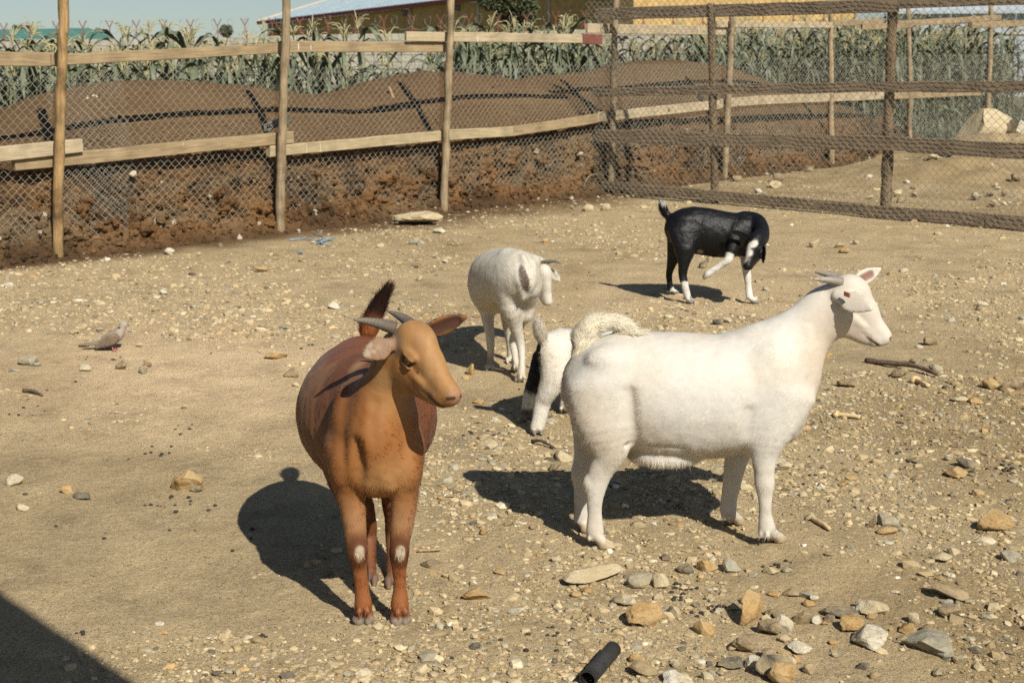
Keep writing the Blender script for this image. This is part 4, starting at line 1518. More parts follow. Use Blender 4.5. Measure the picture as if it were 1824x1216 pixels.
# black pipe
pa, pb = G(1055, 1212), G(1092, 1168)
pa[2] = pb[2] = 0.020
d = nrm(pb - pa)
pth = np.array([pa - d * 0.035, pa, pa * 0.5 + pb * 0.5, pb])
Vo, Fo = tube_m(pth, 0.0215, 20, 0, 0, False)
Vi, Fi = tube_m(pth, 0.0185, 20, 0, 0, False)
Fi = [f[::-1] for f in Fi]
V, F = cat_meshes([(Vo, Fo), (Vi, Fi)])
m4 = len(Vo)
for e in (0, 3):
    for j in range(20):
        k = (j + 1) % 20
        F.append((e * 20 + j, e * 20 + k, m4 + e * 20 + k, m4 + e * 20 + j))
tag(wobj('pipe', V, F, simple_mat('black_plastic', [(0.3, (0.018, 0.018, 0.018)), (0.7, (0.045, 0.043, 0.04))], 30, 0.55, 0.3, 90)), 'short open black plastic pipe at the bottom edge', 'pipe')
# blue twine
M_BLUE = simple_mat('blue_plastic', [(0.3, (0.14, 0.22, 0.30)), (0.7, (0.22, 0.31, 0.39))], 12, 0.6, 0)
tw = []
for pts in ([(515, 430), (540, 428), (565, 431), (575, 423), (560, 419)], [(565, 436), (578, 432), (590, 428), (596, 426)], [(568, 431), (575, 437), (586, 438)], [(570, 434), (582, 430), (594, 431)]):
    q = []
    for u, v in pts:
        p = G(u, v)
        p[2] = float(gh(p[0], p[1])) + 0.012
        q.append(p)
    tw.append(tube_m(catmull(q, 6), 0.006, 5))
V, F = cat_meshes(tw)
tag(wobj('twine', V, F, M_BLUE), 'tangle of faded blue plastic twine in front of the second post', 'twine')
p = G(535, 452)
V, F = rock_shape(5, 1, 4)
o = link('plastic_scrap', mesh_np('plastic_scrap', V * np.array([0.05, 0.03, 0.02]), F, M_BLUE, False), loc=(p[0], p[1], 0.012))
tag(o, 'small blue plastic scrap below the blue twine', 'scrap')
# grey bracket on the soil behind the second post
q0, q1 = onF(470, 229, 0.10), onF(516, 211, 0.10)
e = nrm(q1 - q0)
n_ = np.append(-FB, 0)
u_ = nrm(np.cross(n_, e))
L = np.linalg.norm(q1 - q0)
M_GREYP = simple_mat('grey_plastic', [(0.3, (0.09, 0.10, 0.09)), (0.7, (0.15, 0.16, 0.145))], 12, 0.6, 0.1)
c0 = (q0 + q1) / 2
pr = [box_m(c0 + u_ * 0.024, e, n_, u_, L, 0.016, 0.016), box_m(c0 - u_ * 0.024, e, n_, u_, L, 0.016, 0.016)]
for x, w in ((-L / 2 + 0.012, 0.024), (-L / 2 + 0.075, 0.022), (L * 0.15, L * 0.58)):
    pr.append(box_m(c0 + e * x, e, n_, u_, w, 0.0155, 0.034))
V, F = cat_meshes(pr)
tag(wobj('bracket', V, F, M_GREYP), 'grey plastic bracket with a square hole behind the second post', 'bracket')

# shed roof over the camera side: its corner throws the shade at the lower left
def cast(u, v, hz):
    p = G(u, v)
    k = hz / SUN[2]
    return np.array([p[0] + SUN[0] * k, p[1] + SUN[1] * k, hz])


HZ = 2.7
ca_, cb_ = cast(-10, 1050, HZ), cast(262, 1235, HZ)
dd = nrm((cb_ - ca_)[:2])
pA, pB = ca_[:2] - dd * 1.1, cb_[:2] + dd * 1.0
back = np.array([dd[1], -dd[0]])
if back[1] > 0:
    back = -back
shed = thing('lean_to_roof', 'edge of a tin lean-to roof whose shadow falls across the lower left corner', 'roof', (pA[0], pA[1], 0))
pts = [np.append(pA, HZ), np.append(pB, HZ), np.append(pB + back * 2.6, HZ + 0.35), np.append(pA + back * 2.6, HZ + 0.35)]
V, F = slab(pts, EZ * 0.03)
wobj('roof_sheet', V, F, M_SHEET, shed, smooth=False)
for p in (pA + back * 2.5, pB + back * 2.5):
    V, F = tube_m([np.append(p, -0.05), np.append(p, HZ + 0.33)], 0.05, 10, 0.03, 3)
    wobj('roof_post', V, F, M_POST, shed)

# ================================================================== ANIMALS
# each body is one continuous skin, taken from a smooth union of tapered elliptic limbs
class Body:
    def __init__(s, lo, hi, h):
        s.h = h
        s.lo = np.asarray(lo, float)
        s.n = np.ceil((np.asarray(hi) - s.lo) / h).astype(int) + 1
        s.D = np.full(tuple(s.n), 0.25, np.float32)

    def _win(s, lo, hi, inside=None):
        a = np.clip(np.floor((lo - s.lo) / s.h).astype(int), 0, s.n - 1)
        b = np.clip(np.ceil((hi - s.lo) / s.h).astype(int) + 1, 1, s.n)
        if inside is not None:
            a = np.maximum(a, [q.start for q in inside])
            b = np.minimum(b, [q.stop for q in inside])
        if np.any(b <= a):
            return None
        sl = tuple(slice(x, y) for x, y in zip(a, b))
        ax = [(s.lo[i] + s.h * np.arange(a[i], b[i])).astype(np.float32) for i in range(3)]
        return sl, ax[0][:, None, None], ax[1][None, :, None], ax[2][None, None, :]

    def _mix(s, sl, d, k, sub):
        o = s.D[sl]
        if sub:
            d = -d
            h = np.clip(0.5 - 0.5 * (o - d) / k, 0, 1)
            s.D[sl] = o * (1 - h) + d * h + k * h * (1 - h)
        else:
            h = np.clip(0.5 + 0.5 * (o - d) / k, 0, 1)
            s.D[sl] = o * (1 - h) + d * h - k * h * (1 - h)

    @staticmethod
    def _ell(qa, ql, qu, ra, rl, ru):
        k1 = np.sqrt((qa / ra) ** 2 + (ql / rl) ** 2 + (qu / ru) ** 2) + 1e-6
        k2 = np.sqrt((qa / ra ** 2) ** 2 + (ql / rl ** 2) ** 2 + (qu / ru ** 2) ** 2) + 1e-6
        return k1 * (k1 - 1) / k2

    def tube(s, nodes, up=(0, 0, 1), k=0.02, sub=False, res=7):
        """nodes: (point, half width across, half height along up)"""
        a = np.array([np.concatenate([n[0], [n[1], n[2]]]) for n in nodes], float)
        c = catmull(a, res) if len(a) > 2 else catmull(a, max(res, 2))
        c[:, 3:] = np.maximum(c[:, 3:], 0.0015)
        pad = 0.035 + k
        R = c[:, 3:].max(1)
        lo, hi = (c[:, :3] - R[:, None]).min(0) - pad, (c[:, :3] + R[:, None]).max(0) + pad
        w = s._win(lo, hi)
        if w is None:
            return s
        sl, X, Y, Z = w
        T = np.full(s.D[sl].shape, 0.25, np.float32)
        org = np.array([x.start for x in sl])
        up = np.asarray(up, float)
        for i in range(len(c) - 1):
            p0, p1 = c[i, :3], c[i + 1, :3]
            L = np.linalg.norm(p1 - p0)
            if L < 1e-6:
                continue
            e = (p1 - p0) / L
            l_ = nrm(np.cross(e, up))
            if np.linalg.norm(np.cross(e, up)) < 1e-3:
                l_ = nrm(np.cross(e, np.array([1, 0.2, 0.1])))
            u_ = np.cross(l_, e)
            rr = max(R[i], R[i + 1]) + pad
            w2 = s._win(np.minimum(p0, p1) - rr, np.maximum(p0, p1) + rr, sl)
            if w2 is None:
                continue
            s2, x, y, z = w2
            x, y, z = x - p0[0], y - p0[1], z - p0[2]
            ta = x * e[0] + y * e[1] + z * e[2]
            t = np.clip(ta / L, 0, 1)
            qa = ta - t * L
            ql = x * l_[0] + y * l_[1] + z * l_[2]
            qu = x * u_[0] + y * u_[1] + z * u_[2]
            rl = c[i, 3] + (c[i + 1, 3] - c[i, 3]) * t
            ru = c[i, 4] + (c[i + 1, 4] - c[i, 4]) * t
            d = s._ell(qa, ql, qu, np.minimum(rl, ru), rl, ru)
            ls = tuple(slice(q.start - o, q.stop - o) for q, o in zip(s2, org))
            T[ls] = np.minimum(T[ls], d)
        s._mix(sl, T, k, sub)
        return s

    def ell(s, c, r, axes=None, k=0.02, sub=False):
        c, r = np.asarray(c, float), np.asarray(r, float)
        A = np.eye(3) if axes is None else np.asarray(axes, float)
        m = r.max() + 0.03 + k
        w = s._win(c - m, c + m)
        if w is None:
            return s
        sl, X, Y, Z = w
        x, y, z = X - c[0], Y - c[1], Z - c[2]
        q = [x * A[i][0] + y * A[i][1] + z * A[i][2] for i in range(3)]
        s._mix(sl, s._ell(q[0], q[1], q[2], *r), k, sub)
        return s

    def cut_floor(s, z):
        zz = (s.lo[2] + s.h * np.arange(s.n[2])).astype(np.float32)
        s.D = np.maximum(s.D, (z - zz)[None, None, :])

    def skin(s, smooth=2):
        D = s.D
        ins = D < 0
        nx, ny, nz = D.shape
        cnt = np.zeros((nx - 1, ny - 1, nz - 1), np.int8)
        for a in (0, 1):
            for b in (0, 1):
                for c in (0, 1):
                    cnt += ins[a:nx - 1 + a, b:ny - 1 + b, c:nz - 1 + c]
        act = (cnt > 0) & (cnt < 8)
        idx = np.full(act.shape, -1, np.int32)
        I = np.argwhere(act)
        idx[act] = np.arange(len(I))
        acc = np.zeros((len(I), 3))
        num = np.zeros(len(I))
        cor = [(a, b, c) for a in (0, 1) for b in (0, 1) for c in (0, 1)]
        val = {q: D[I[:, 0] + q[0], I[:, 1] + q[1], I[:, 2] + q[2]] for q in cor}
        for q in cor:
            for ax in range(3):
                if q[ax]:
                    continue
                r = list(q)
                r[ax] = 1
                r = tuple(r)
                v0, v1 = val[q], val[r]
                m = (v0 < 0) != (v1 < 0)
                t = v0[m] / (v0[m] - v1[m])
                p = np.repeat(np.array(q, float)[None], m.sum(), 0)
                p[:, ax] = t
                acc[m] += p
                num[m] += 1
        V = s.lo + s.h * (I + acc / num[:, None])
        Fs = []
        for ax in range(3):
            o1, o2 = (ax + 1) % 3, (ax + 2) % 3
            a = [slice(None)] * 3
            b = [slice(None)] * 3
            a[ax], b[ax] = slice(0, -1), slice(1, None)
            e = ins[tuple(a)] != ins[tuple(b)]
            E = np.argwhere(e)
            ok = (E[:, o1] > 0) & (E[:, o2] > 0) & (E[:, o1] < D.shape[o1] - 1) & (E[:, o2] < D.shape[o2] - 1)
            E = E[ok]
            flip = ins[tuple(E.T)]
            q = []
            for d1, d2 in ((-1, -1), (0, -1), (0, 0), (-1, 0)):
                J = E.copy()
                J[:, o1] += d1
                J[:, o2] += d2
                q.append(idx[tuple(J.T)])
            Q = np.stack(q, 1)
            Q[~flip] = Q[~flip][:, ::-1]
            Fs.append(Q)
        F = np.concatenate(Fs)
        F = F[(F >= 0).all(1)]
        e = np.concatenate([F[:, [0, 1]], F[:, [1, 2]], F[:, [2, 3]], F[:, [3, 0]]])
        n = len(V)
        for it in range(smooth):
            S_ = np.stack([np.bincount(e[:, 0], V[e[:, 1], j], n) + np.bincount(e[:, 1], V[e[:, 0], j], n) for j in range(3)], 1)
            cn = np.bincount(e[:, 0], minlength=n) + np.bincount(e[:, 1], minlength=n)
            lam = 0.5 if it % 2 == 0 else -0.35
            V = V + lam * (S_ / cn[:, None] - V)
        return V, F


def vnormals(V, F):
    n = np.cross(V[F[:, 2]] - V[F[:, 0]], V[F[:, 3]] - V[F[:, 1]])
    N = np.stack([np.bincount(F.ravel(), np.repeat(n[:, j], 4), len(V)) for j in range(3)], 1)
    return nrm(N)


def keep_largest(V, F):
    """drop stray specks: keep the faces joined to the largest body"""
    lab = np.arange(len(V))
    for _ in range(400):
        m = lab[F].min(1)
        new = lab.copy()
        np.minimum.at(new, F.ravel(), np.repeat(m, 4))
        new = new[new]
        if np.array_equal(new, lab):
            break
        lab = new
    big = np.bincount(lab).argmax()
    keep = lab == big
    mp = np.cumsum(keep) - 1
    return V[keep], mp[F[keep[F[:, 0]]]]


def soft(d, r, e=0.35):
    """1 inside r, 0 outside, soft edge"""
    return np.clip((r - d) / (r * e) + 0.5, 0, 1)


def dseg(V, a, b):
    a, b = np.asarray(a), np.asarray(b)
    t = np.clip(((V - a) @ (b - a)) / ((b - a) @ (b - a)), 0, 1)
    return np.linalg.norm(V - a - t[:, None] * (b - a), axis=1)


def lerp(c, m, col):
    m = np.asarray(m)[:, None]
    return c * (1 - m) + np.asarray(col) * m


def fur(name, parent, V, F, N, col, count, length, width, flow, lift, mat, seed, weight=None, jit=0.35, tint=0.16, lenf=None):
    """short hairs: tapered slivers laid along the flow, shaded with the normal of the skin under them"""
    rg = np.random.default_rng(seed)
    A = V[F[:, 0]]
    ar = np.linalg.norm(np.cross(V[F[:, 2]] - A, V[F[:, 3]] - V[F[:, 1]]), axis=1)
    if weight is not None:
        ar = ar * weight[F].mean(1)
    f = rg.choice(len(F), count, p=ar / ar.sum())
    a, b = rg.random((count, 1)), rg.random((count, 1))
    q = F[f]
    bil = lambda M: (M[q[:, 0]] * (1 - a) + M[q[:, 1]] * a) * (1 - b) + (M[q[:, 3]] * (1 - a) + M[q[:, 2]] * a) * b
    p, n, c = bil(V), nrm(bil(N)), bil(col)
    d = flow(p)
    d = nrm(d + rg.normal(0, jit, d.shape))
    d = nrm(d - n * (d * n).sum(1, keepdims=True) * 0.95)
    L = length * rg.uniform(0.6, 1.3, (count, 1))
    if lenf is not None:
        L = L * lenf(p)[:, None]
    d1 = nrm(d + n * lift)
    d2 = nrm(d + n * lift * 0.25 + np.array([0, 0, -0.12]))
    s = nrm(np.cross(n, d)) * width * rg.uniform(0.6, 1.3, (count, 1))
    p0 = p - n * 0.0008
    m = p0 + d1 * L * 0.5
    t = m + d2 * L * 0.5
    W = np.stack([p0 - s * 0.5, p0 + s * 0.5, m + s * 0.4, m - s * 0.4, t], 1).reshape(-1, 3)
    base = np.arange(count)[:, None] * 5
    Fa = np.concatenate([base + np.array([[2, 1, 0]]), base + np.array([[3, 2, 0]]), base + np.array([[4, 2, 3]])])
    cc_ = np.repeat(c * (1 + rg.normal(0, tint, (count, 1))).clip(0.4, 1.7), 5, 0)
    org = np.array(parent_world(parent))
    me = mesh_np(name, W - org, Fa, mat, True, np.clip(cc_, 0, 0.9))
    nn = nrm(n + rg.normal(0, 0.10, n.shape))
    me.normals_split_custom_set_from_vertices(np.repeat(nn, 5, 0).astype(np.float32).tolist())
    return tag(link(name, me, parent), kind='stuff')


M_HIDE = col_mat('goat_hide', 0.58, 0.28, 45, 0.10, 260, 0.35, 0.003, 0.05)
M_HIDEG = col_mat('glossy_goat_hide', 0.44, 0.26, 45, 0.10, 260, 0.5, 0.003, 0.0)
_nt = M_HIDEG.node_tree
_b = _nt.nodes['Principled BSDF']
bump(_nt, _b, noise_n(_nt, coords(_nt, 'Object', (1, 1, 1)), 16, 4, 0.6), 0.55, 0.02, _b.inputs['Normal'].links[0].from_socket)
M_HAIRG = col_mat('glossy_goat_hair', 0.36, 0.28, 30, 0.05, 0, 0)


def hair_mat(name, gain):
    m, nt, b = new_mat(name)
    a = nd(nt, 'ShaderNodeAttribute', attribute_name='Col')
    c = mix_c(nt, 'MULTIPLY', 1.0, a.outputs['Color'], (gain, gain, gain))
    nt.links.new(c, b.inputs['Base Color'])
    b.inputs['Roughness'].default_value = 0.65
    b.inputs['Specular IOR Level'].default_value = 0.2
    tr = nd(nt, 'ShaderNodeBsdfTranslucent')
    nt.links.new(c, tr.inputs['Color'])
    mx = nd(nt, 'ShaderNodeMixShader')
    mx.inputs[0].default_value = 0.5
    nt.links.new(b.outputs[0], mx.inputs[1])
    nt.links.new(tr.outputs[0], mx.inputs[2])
    nt.links.new(mx.outputs[0], nt.nodes['Material Output'].inputs['Surface'])
    return m


M_HAIR = hair_mat('goat_hair', 1.75)
M_HORN = col_mat('horn', 0.6, 0.25, 90, 0.3, 200, 0.5, 0.002)
M_EYE = col_mat('eye', 0.12, 0.6, 90, 0.1, 0, 0)


class HeadFrame:
    def __init__(s, poll, Fd, roll=0.0, scale=1.0, left=None):
        s.o = np.asarray(poll, float)
        s.F = nrm(Fd)
        L = np.array([-s.F[1], s.F[0], 0.0]) if left is None else np.asarray(left, float)
        L = nrm(L - s.F * (L @ s.F))
        U = np.cross(s.F, L)
        s.L = L * math.cos(roll) + U * math.sin(roll)
        s.U = np.cross(s.F, s.L)
        s.s = scale

    def __call__(s, x, y, z):
        return s.o + s.s * (x * s.F + y * s.L + z * s.U)

    def axes(s):
        return np.stack([s.F, s.L, s.U])


def head(B, T, eyes=True):
    q = T.s
    A = T.axes()
    U = T.U
    B.ell(T(0.052, 0, -0.006), np.array([0.060, 0.049, 0.054]) * q, A, k=0.02)
    B.ell(T(0.062, 0, 0.024), np.array([0.050, 0.037, 0.034]) * q, A, k=0.02)
    B.tube([(T(0.07, 0, -0.010), 0.047 * q, 0.050 * q), (T(0.12, 0, -0.016), 0.038 * q, 0.050 * q), (T(0.17, 0, -0.030), 0.031 * q, 0.039 * q), (T(0.208, 0, -0.034), 0.029 * q, 0.033 * q), (T(0.223, 0, -0.036), 0.027 * q, 0.030 * q)], U, k=0.015)
    B.tube([(T(0.06, 0, -0.058), 0.043 * q, 0.034 * q), (T(0.11, 0, -0.058), 0.041 * q, 0.034 * q), (T(0.15, 0, -0.056), 0.036 * q, 0.028 * q), (T(0.19, 0, -0.050), 0.029 * q, 0.018 * q)], U, k=0.012)
    B.ell(T(0.072, 0, -0.100), np.array([0.060, 0.033, 0.040]) * q, A, k=0.03)
    B.tube([(T(0.055, 0, -0.088), 0.032 * q, 0.036 * q), (T(0.11, 0, -0.088), 0.030 * q, 0.029 * q), (T(0.17, 0, -0.079), 0.025 * q, 0.022 * q), (T(0.210, 0, -0.066), 0.021 * q, 0.017 * q)], U, k=0.018)
    for s in (-1, 1):
        B.ell(T(0.070, s * 0.025, -0.062), np.array([0.050, 0.022, 0.046]) * q, A, k=0.015)
        B.ell(T(0.088, s * 0.043, -0.002), np.array([0.026, 0.010, 0.011]) * q, A, k=0.010)        # brow
        B.ell(T(0.118, s * 0.030, -0.046), np.array([0.040, 0.012, 0.010]) * q, A, k=0.012)        # cheek bone
        if eyes:
            B.ell(T(0.093, s * 0.0505, -0.0075), np.array([0.021, 0.008, 0.0050]) * q, A, k=0.005)
            B.ell(T(0.094, s * 0.0490, -0.0330), np.array([0.019, 0.007, 0.0045]) * q, A, k=0.005)
            B.ell(T(0.092, s * 0.052, -0.020), np.array([0.0155, 0.012, 0.0075]) * q, A, k=0.003, sub=True)
        B.tube([(T(0.165, s * 0.034, -0.066), 0.003 * q, 0.003 * q), (T(0.20, s * 0.030, -0.059), 0.003 * q, 0.003 * q), (T(0.234, s * 0.016, -0.056), 0.003 * q, 0.003 * q)], U, k=0.004, sub=True)
        B.tube([(T(0.247, s * 0.010, -0.024), 0.0035 * q, 0.0035 * q), (T(0.238, s * 0.023, -0.026), 0.0045 * q, 0.003 * q)], U, k=0.004, sub=True)
    for s in (-1, 1):
        B.ell(T(0.212, s * 0.016, -0.052), np.array([0.024, 0.015, 0.017]) * q, A, k=0.010)
        B.tube([(T(0.163, s * 0.036, -0.068), 0.0028 * q, 0.0028 * q), (T(0.20, s * 0.0325, -0.064), 0.0028 * q, 0.0028 * q), (T(0.236, s * 0.016, -0.060), 0.0028 * q, 0.0028 * q)], U, k=0.004, sub=True)
    B.ell(T(0.230, 0, -0.034), np.array([0.018, 0.025, 0.020]) * q, A, k=0.010)


def ear(B, base, dirv, face, L, W, cup=True, curl=0.0, thick=0.0062):
    """leaf shaped ear from base along dirv, its hollow turned to face"""
    e = nrm(dirv)
    f = nrm(face - e * (np.asarray(face) @ e))
    pr = [(0.0, 0.40), (0.18, 0.62), (0.42, 1.0), (0.65, 0.94), (0.85, 0.62), (1.0, 0.22)]
    pts = [(np.asarray(base) + e * L * t + f * curl * L * t * t, W * w, thick * (1.25 if t < 0.2 else 1.0)) for t, w in pr]
    B.tube(pts, f, k=0.010)
    if cup:
        cp2 = [(p + f * thick * 1.05, w * 0.62, thick * 0.72) for p, w, h in pts[1:5]]
        B.tube(cp2, f, k=0.004, sub=True)


def hoof(B, ank, toe, side, r=0.017):
    """cloven hoof: pastern from the fetlock down to two toes on the floor"""
    ank, toe = np.asarray(ank), np.asarray(toe)
    f = toe - ank
    f[2] = 0
    f = nrm(f)
    sd = np.array([-f[1], f[0], 0.0])
    for s in (-1, 1):
        m = ank * 0.45 + toe * 0.55 + sd * s * 0.010
        B.tube([(ank + sd * s * 0.004, r * 0.8, r * 0.85), (m, r * 0.74, r * 0.80), (toe - f * 0.012 + sd * s * 0.0155 + EZ * 0.012, r * 0.60, r * 0.85), (toe + f * 0.020 + sd * s * 0.0135 + EZ * 0.003, r * 0.36, r * 0.40)], EZ, k=0.003)
        B.ell(ank - f * r * 1.0 + sd * s * 0.011 - EZ * 0.012, (0.008, 0.007, 0.009), k=0.006)


def horn_obj(parent, base, d0, d1, L, r, seed, side, color=(0.22, 0.19, 0.15), tipc=(0.33, 0.30, 0.25), flat=0.75):
    t = np.linspace(0, 1, 26)
    d0, d1 = nrm(d0), nrm(d1)
    p = [np.asarray(base, float)]
    for i in range(25):
        d = nrm(d0 * (1 - t[i]) + d1 * t[i])
        p.append(p[-1] + d * L / 25)
    p = np.array(p)
    rad = r * (1 - t) ** 0.72 + 0.0022
    rad = rad * (1 + 0.022 * np.sin(t * 75) * (1 - t))
    V, F = tube_m(p, rad, 14, 0.015, seed, up=(0.1, 0.2, 0.97))
    tt = np.repeat(t, 14)
    c = np.array(color) * (1 - tt[:, None]) + np.array(tipc) * tt[:, None]
    c = c * (1 + 0.10 * np.sin(tt[:, None] * 75))
    return wobj('horn', V, F, M_HORN, parent, col=c)


def eye_obj(parent, T, side, iris=(0.30, 0.16, 0.045)):
    V, F = ICO3
    c = np.tile(np.array(iris), (len(V), 1))
    # local: y is outwards, pupil a level slot
    out = T.L * side
    fw = nrm(T.F - out * (T.F @ out))
    up = np.cross(fw, out)
    up = up if up @ T.U > 0 else -up
    pup = (np.abs(V[:, 2]) < 0.16) & (np.abs(V[:, 0]) < 0.5) & (V[:, 1] > 0)
    rim = V[:, 1] < 0.62
    c[rim] = (0.035, 0.022, 0.014)
    c[pup] = (0.008, 0.007, 0.006)
    r = 0.0125 * T.s
    W = T(0.092, side * 0.0415, -0.020) + r * (V[:, :1] * fw + V[:, 1:2] * out + V[:, 2:3] * up)
    return wobj('eye', W, F, M_EYE, parent, col=c)


def relax(V, F, w, it=12):
    e = np.concatenate([F[:, [0, 1]], F[:, [1, 2]], F[:, [2, 3]], F[:, [3, 0]]])
    n = len(V)
    cn = (np.bincount(e[:, 0], minlength=n) + np.bincount(e[:, 1], minlength=n))[:, None]
    for i in range(it):
        S_ = np.stack([np.bincount(e[:, 0], V[e[:, 1], j], n) + np.bincount(e[:, 1], V[e[:, 0], j], n) for j in range(3)], 1)
        V = V + w[:, None] * (0.62 if i % 2 == 0 else -0.36) * (S_ / cn - V)
    return V


def finish(name, label, B, base, colour, mat, cat='goat', smooth=2, T=None):
    V, F = B.skin(smooth)
    V, F = keep_largest(V, F)
    w = np.ones(len(V))
    if T is not None:
        w = 1 - soft(np.linalg.norm(V - T(0.10, 0, -0.03), axis=1), 0.17 * T.s, 0.3)
    w = w * np.clip((V[:, 2] - 0.05) / 0.06, 0, 1)
    V = relax(V, F, w, 14)
    nn_ = vnormals(V, F)
    V = V + nn_ * (w * (0.0045 * fbm(V * np.array([11, 11, 7]), 3, 3) + 0.0015 * fbm(V * 30, 2, 4)))[:, None]      # uneven muscle and skin
    N = vnormals(V, F)
    base = np.asarray(base, float)
    col = np.clip(colour(V, N), 0.004, 0.9)
    root = thing(name, label, cat, (base[0], base[1], 0.0), 'goats standing in the pen')
    wobj('body', V, F, mat, root, col=col)
    return root, V, F, N, col


def N_(u, v, Y, w, h):
    return (P(u, v, Y), w, h)


def limb(B, nodes, up, k=0.02, res=4):
    B.tube(nodes, up, k=k, res=res)


def body_flow(fwd, T, legz=0.34):
    fwd = np.append(nrm(np.asarray(fwd, float)), 0.0)

    def fl(p):
        w = np.clip((p[:, 2] - legz + 0.05) / 0.12, 0, 1)[:, None]
        d = (-fwd * 0.9 - EZ * 0.5) * w + (-EZ) * (1 - w)
        hd = soft(np.linalg.norm(p - T(0.09, 0, -0.03), axis=1), 0.15 * T.s)[:, None]
        return nrm(d * (1 - hd) - T.F * hd)
    return fl


# ------------------------------------------------------------------ the big white goat, side on
def white_goat():
    Y0 = Yg(957)
    s = pxm(P(1200, 760, Y0))

    def W(u, v, dy, w, h):
        return (P(u, v, Y0 + dy), w, h / s)
    lo, hi = P(985, 480, Y0), P(1625, 480, Y0)
    B = Body([lo[0], Y0 - 0.36, -0.006], [hi[0], Y0 + 0.30, 0.93], 0.0040)
    B.tube([W(1048, 655, 0, 0.06, 46), W(1066, 670, 0, 0.105, 75), W(1094, 686, 0, 0.135, 97), W(1140, 696, 0, 0.155, 107), W(1210, 704, 0, 0.170, 112), W(1280, 704, 0, 0.165, 109),
            W(1335, 692, 0, 0.140, 102), W(1372, 682, 0, 0.118, 98), W(1396, 702, 0, 0.080, 66)], k=0.02)
    B.tube([W(1362, 660, 0, 0.085, 82), W(1402, 622, 0, 0.070, 61), W(1438, 587, 0, 0.057, 50), W(1470, 556, 0, 0.050, 46), W(1490, 540, 0, 0.046, 42)], k=0.065)
    B.ell(P(1394, 738, Y0), (0.058, 0.070, 0.085), k=0.06)                       # brisket
    B.ell(P(1180, 805, Y0), (0.115, 0.075, 0.028), k=0.03)                       # belly
    for sg in (-1, 1):
        B.ell(P(1082, 640, Y0 + sg * 0.085), (0.055, 0.03, 0.03), k=0.05)        # hook bones
        B.ell(P(1375, 690, Y0 + sg * 0.088), (0.055, 0.032, 0.120), k=0.05)        # shoulder blade
    B.tube([(P(1118, 700, Y0 - 0.150), 0.010, 0.012), (P(1122, 760, Y0 - 0.145), 0.012, 0.014), (P(1126, 800, Y0 - 0.11), 0.010, 0.012)], EZ, k=0.035, sub=True)
    B.tube([(P(1338, 735, Y0 - 0.158), 0.008, 0.010), (P(1334, 775, Y0 - 0.150), 0.010, 0.012)], EZ, k=0.03, sub=True)
    UP = (1, 0, 0)
    limb(B, [W(1072, 690, -0.075, 0.062, 60), W(1078, 755, -0.095, 0.058, 50), W(1086, 803, -0.095, 0.042, 33), W(1070, 838, -0.09, 0.030, 22.5), W(1061, 866, -0.09, 0.0245, 19.5), W(1059, 890, -0.09, 0.020, 15), W(1059, 918, -0.09, 0.0170, 13.5), W(1060, 946, -0.09, 0.0200, 16)], UP, 0.03)
    B.ell(P(1047, 858, Y0 - 0.09), (0.016, 0.015, 0.022), k=0.012)
    B.ell(P(1030, 842, Y0 + 0.07), (0.015, 0.014, 0.022), k=0.012)
    hoof(B, P(1061, 950, Y0 - 0.09), G(1080, 974), 1, 0.021)
    limb(B, [W(1066, 690, 0.075, 0.062, 58), W(1060, 750, 0.08, 0.056, 44), W(1050, 800, 0.075, 0.040, 29), W(1040, 845, 0.07, 0.028, 20), W(1038, 890, 0.07, 0.0195, 16), W(1037, 925, 0.07, 0.0205, 16)], UP, 0.03)
    hoof(B, P(1038, 928, Y0 + 0.07), G(1052, 948), 1, 0.020)
    limb(B, [W(1388, 700, -0.07, 0.055, 62), W(1368, 768, -0.085, 0.046, 42), W(1361, 812, -0.085, 0.031, 25), W(1361, 840, -0.085, 0.0255, 19), W(1362, 862, -0.085, 0.0255, 18.5), W(1363, 884, -0.085, 0.0185, 14), W(1363, 912, -0.085, 0.0168, 12.6), W(1366, 940, -0.085, 0.0200, 16)], UP, 0.028)
    hoof(B, P(1367, 942, Y0 - 0.085), G(1386, 962), 1, 0.021)
    limb(B, [W(1362, 700, 0.07, 0.055, 56), W(1332, 765, 0.08, 0.044, 36), W(1314, 810, 0.08, 0.031, 23), W(1306, 850, 0.08, 0.025, 17.5), W(1300, 880, 0.08, 0.018, 14), W(1297, 908, 0.08, 0.020, 15.5)], UP, 0.028)
    hoof(B, P(1298, 910, Y0 + 0.08), G(1312, 930), 1, 0.020)
    B.ell(P(1128, 640, Y0 - 0.172), (0.060, 0.028, 0.045), k=0.05, sub=True)          # hollow of the flank
    B.ell(P(1185, 812, Y0 - 0.02), (0.105, 0.065, 0.024), k=0.022)                    # belly pouch
    B.tube([(P(1112, 792, Y0 - 0.118), 0.006, 0.007), (P(1150, 796, Y0 - 0.120), 0.007, 0.007), (P(1215, 800, Y0 - 0.128), 0.005, 0.005)], EZ, k=0.014, sub=True)
    # skin folds on the neck
    for k, (u, v) in enumerate(((1412, 566), (1424, 562), (1436, 556))):
        a, b_ = P(u, v + 30, Y0 - 0.050), P(u + 6, v + 110, Y0 - 0.048)
        B.tube([(a, 0.006, 0.006), ((a + b_) / 2 - EY * 0.016, 0.008, 0.008), (b_, 0.006, 0.006)], EZ, k=0.022)
    T = HeadFrame(P(1489, 501, Y0 - 0.01), (0.76, -0.10, -0.64))
    head(B, T, eyes=False)
    ear(B, T(0.020, -0.040, -0.030), (0.66, -0.66, -0.20), (0.30, 0.72, -0.45), 0.128, 0.033)
    ear(B, T(0.045, 0.036, 0.012), (0.86, 0.34, 0.38), (0.05, -1, 0.15), 0.125, 0.025)
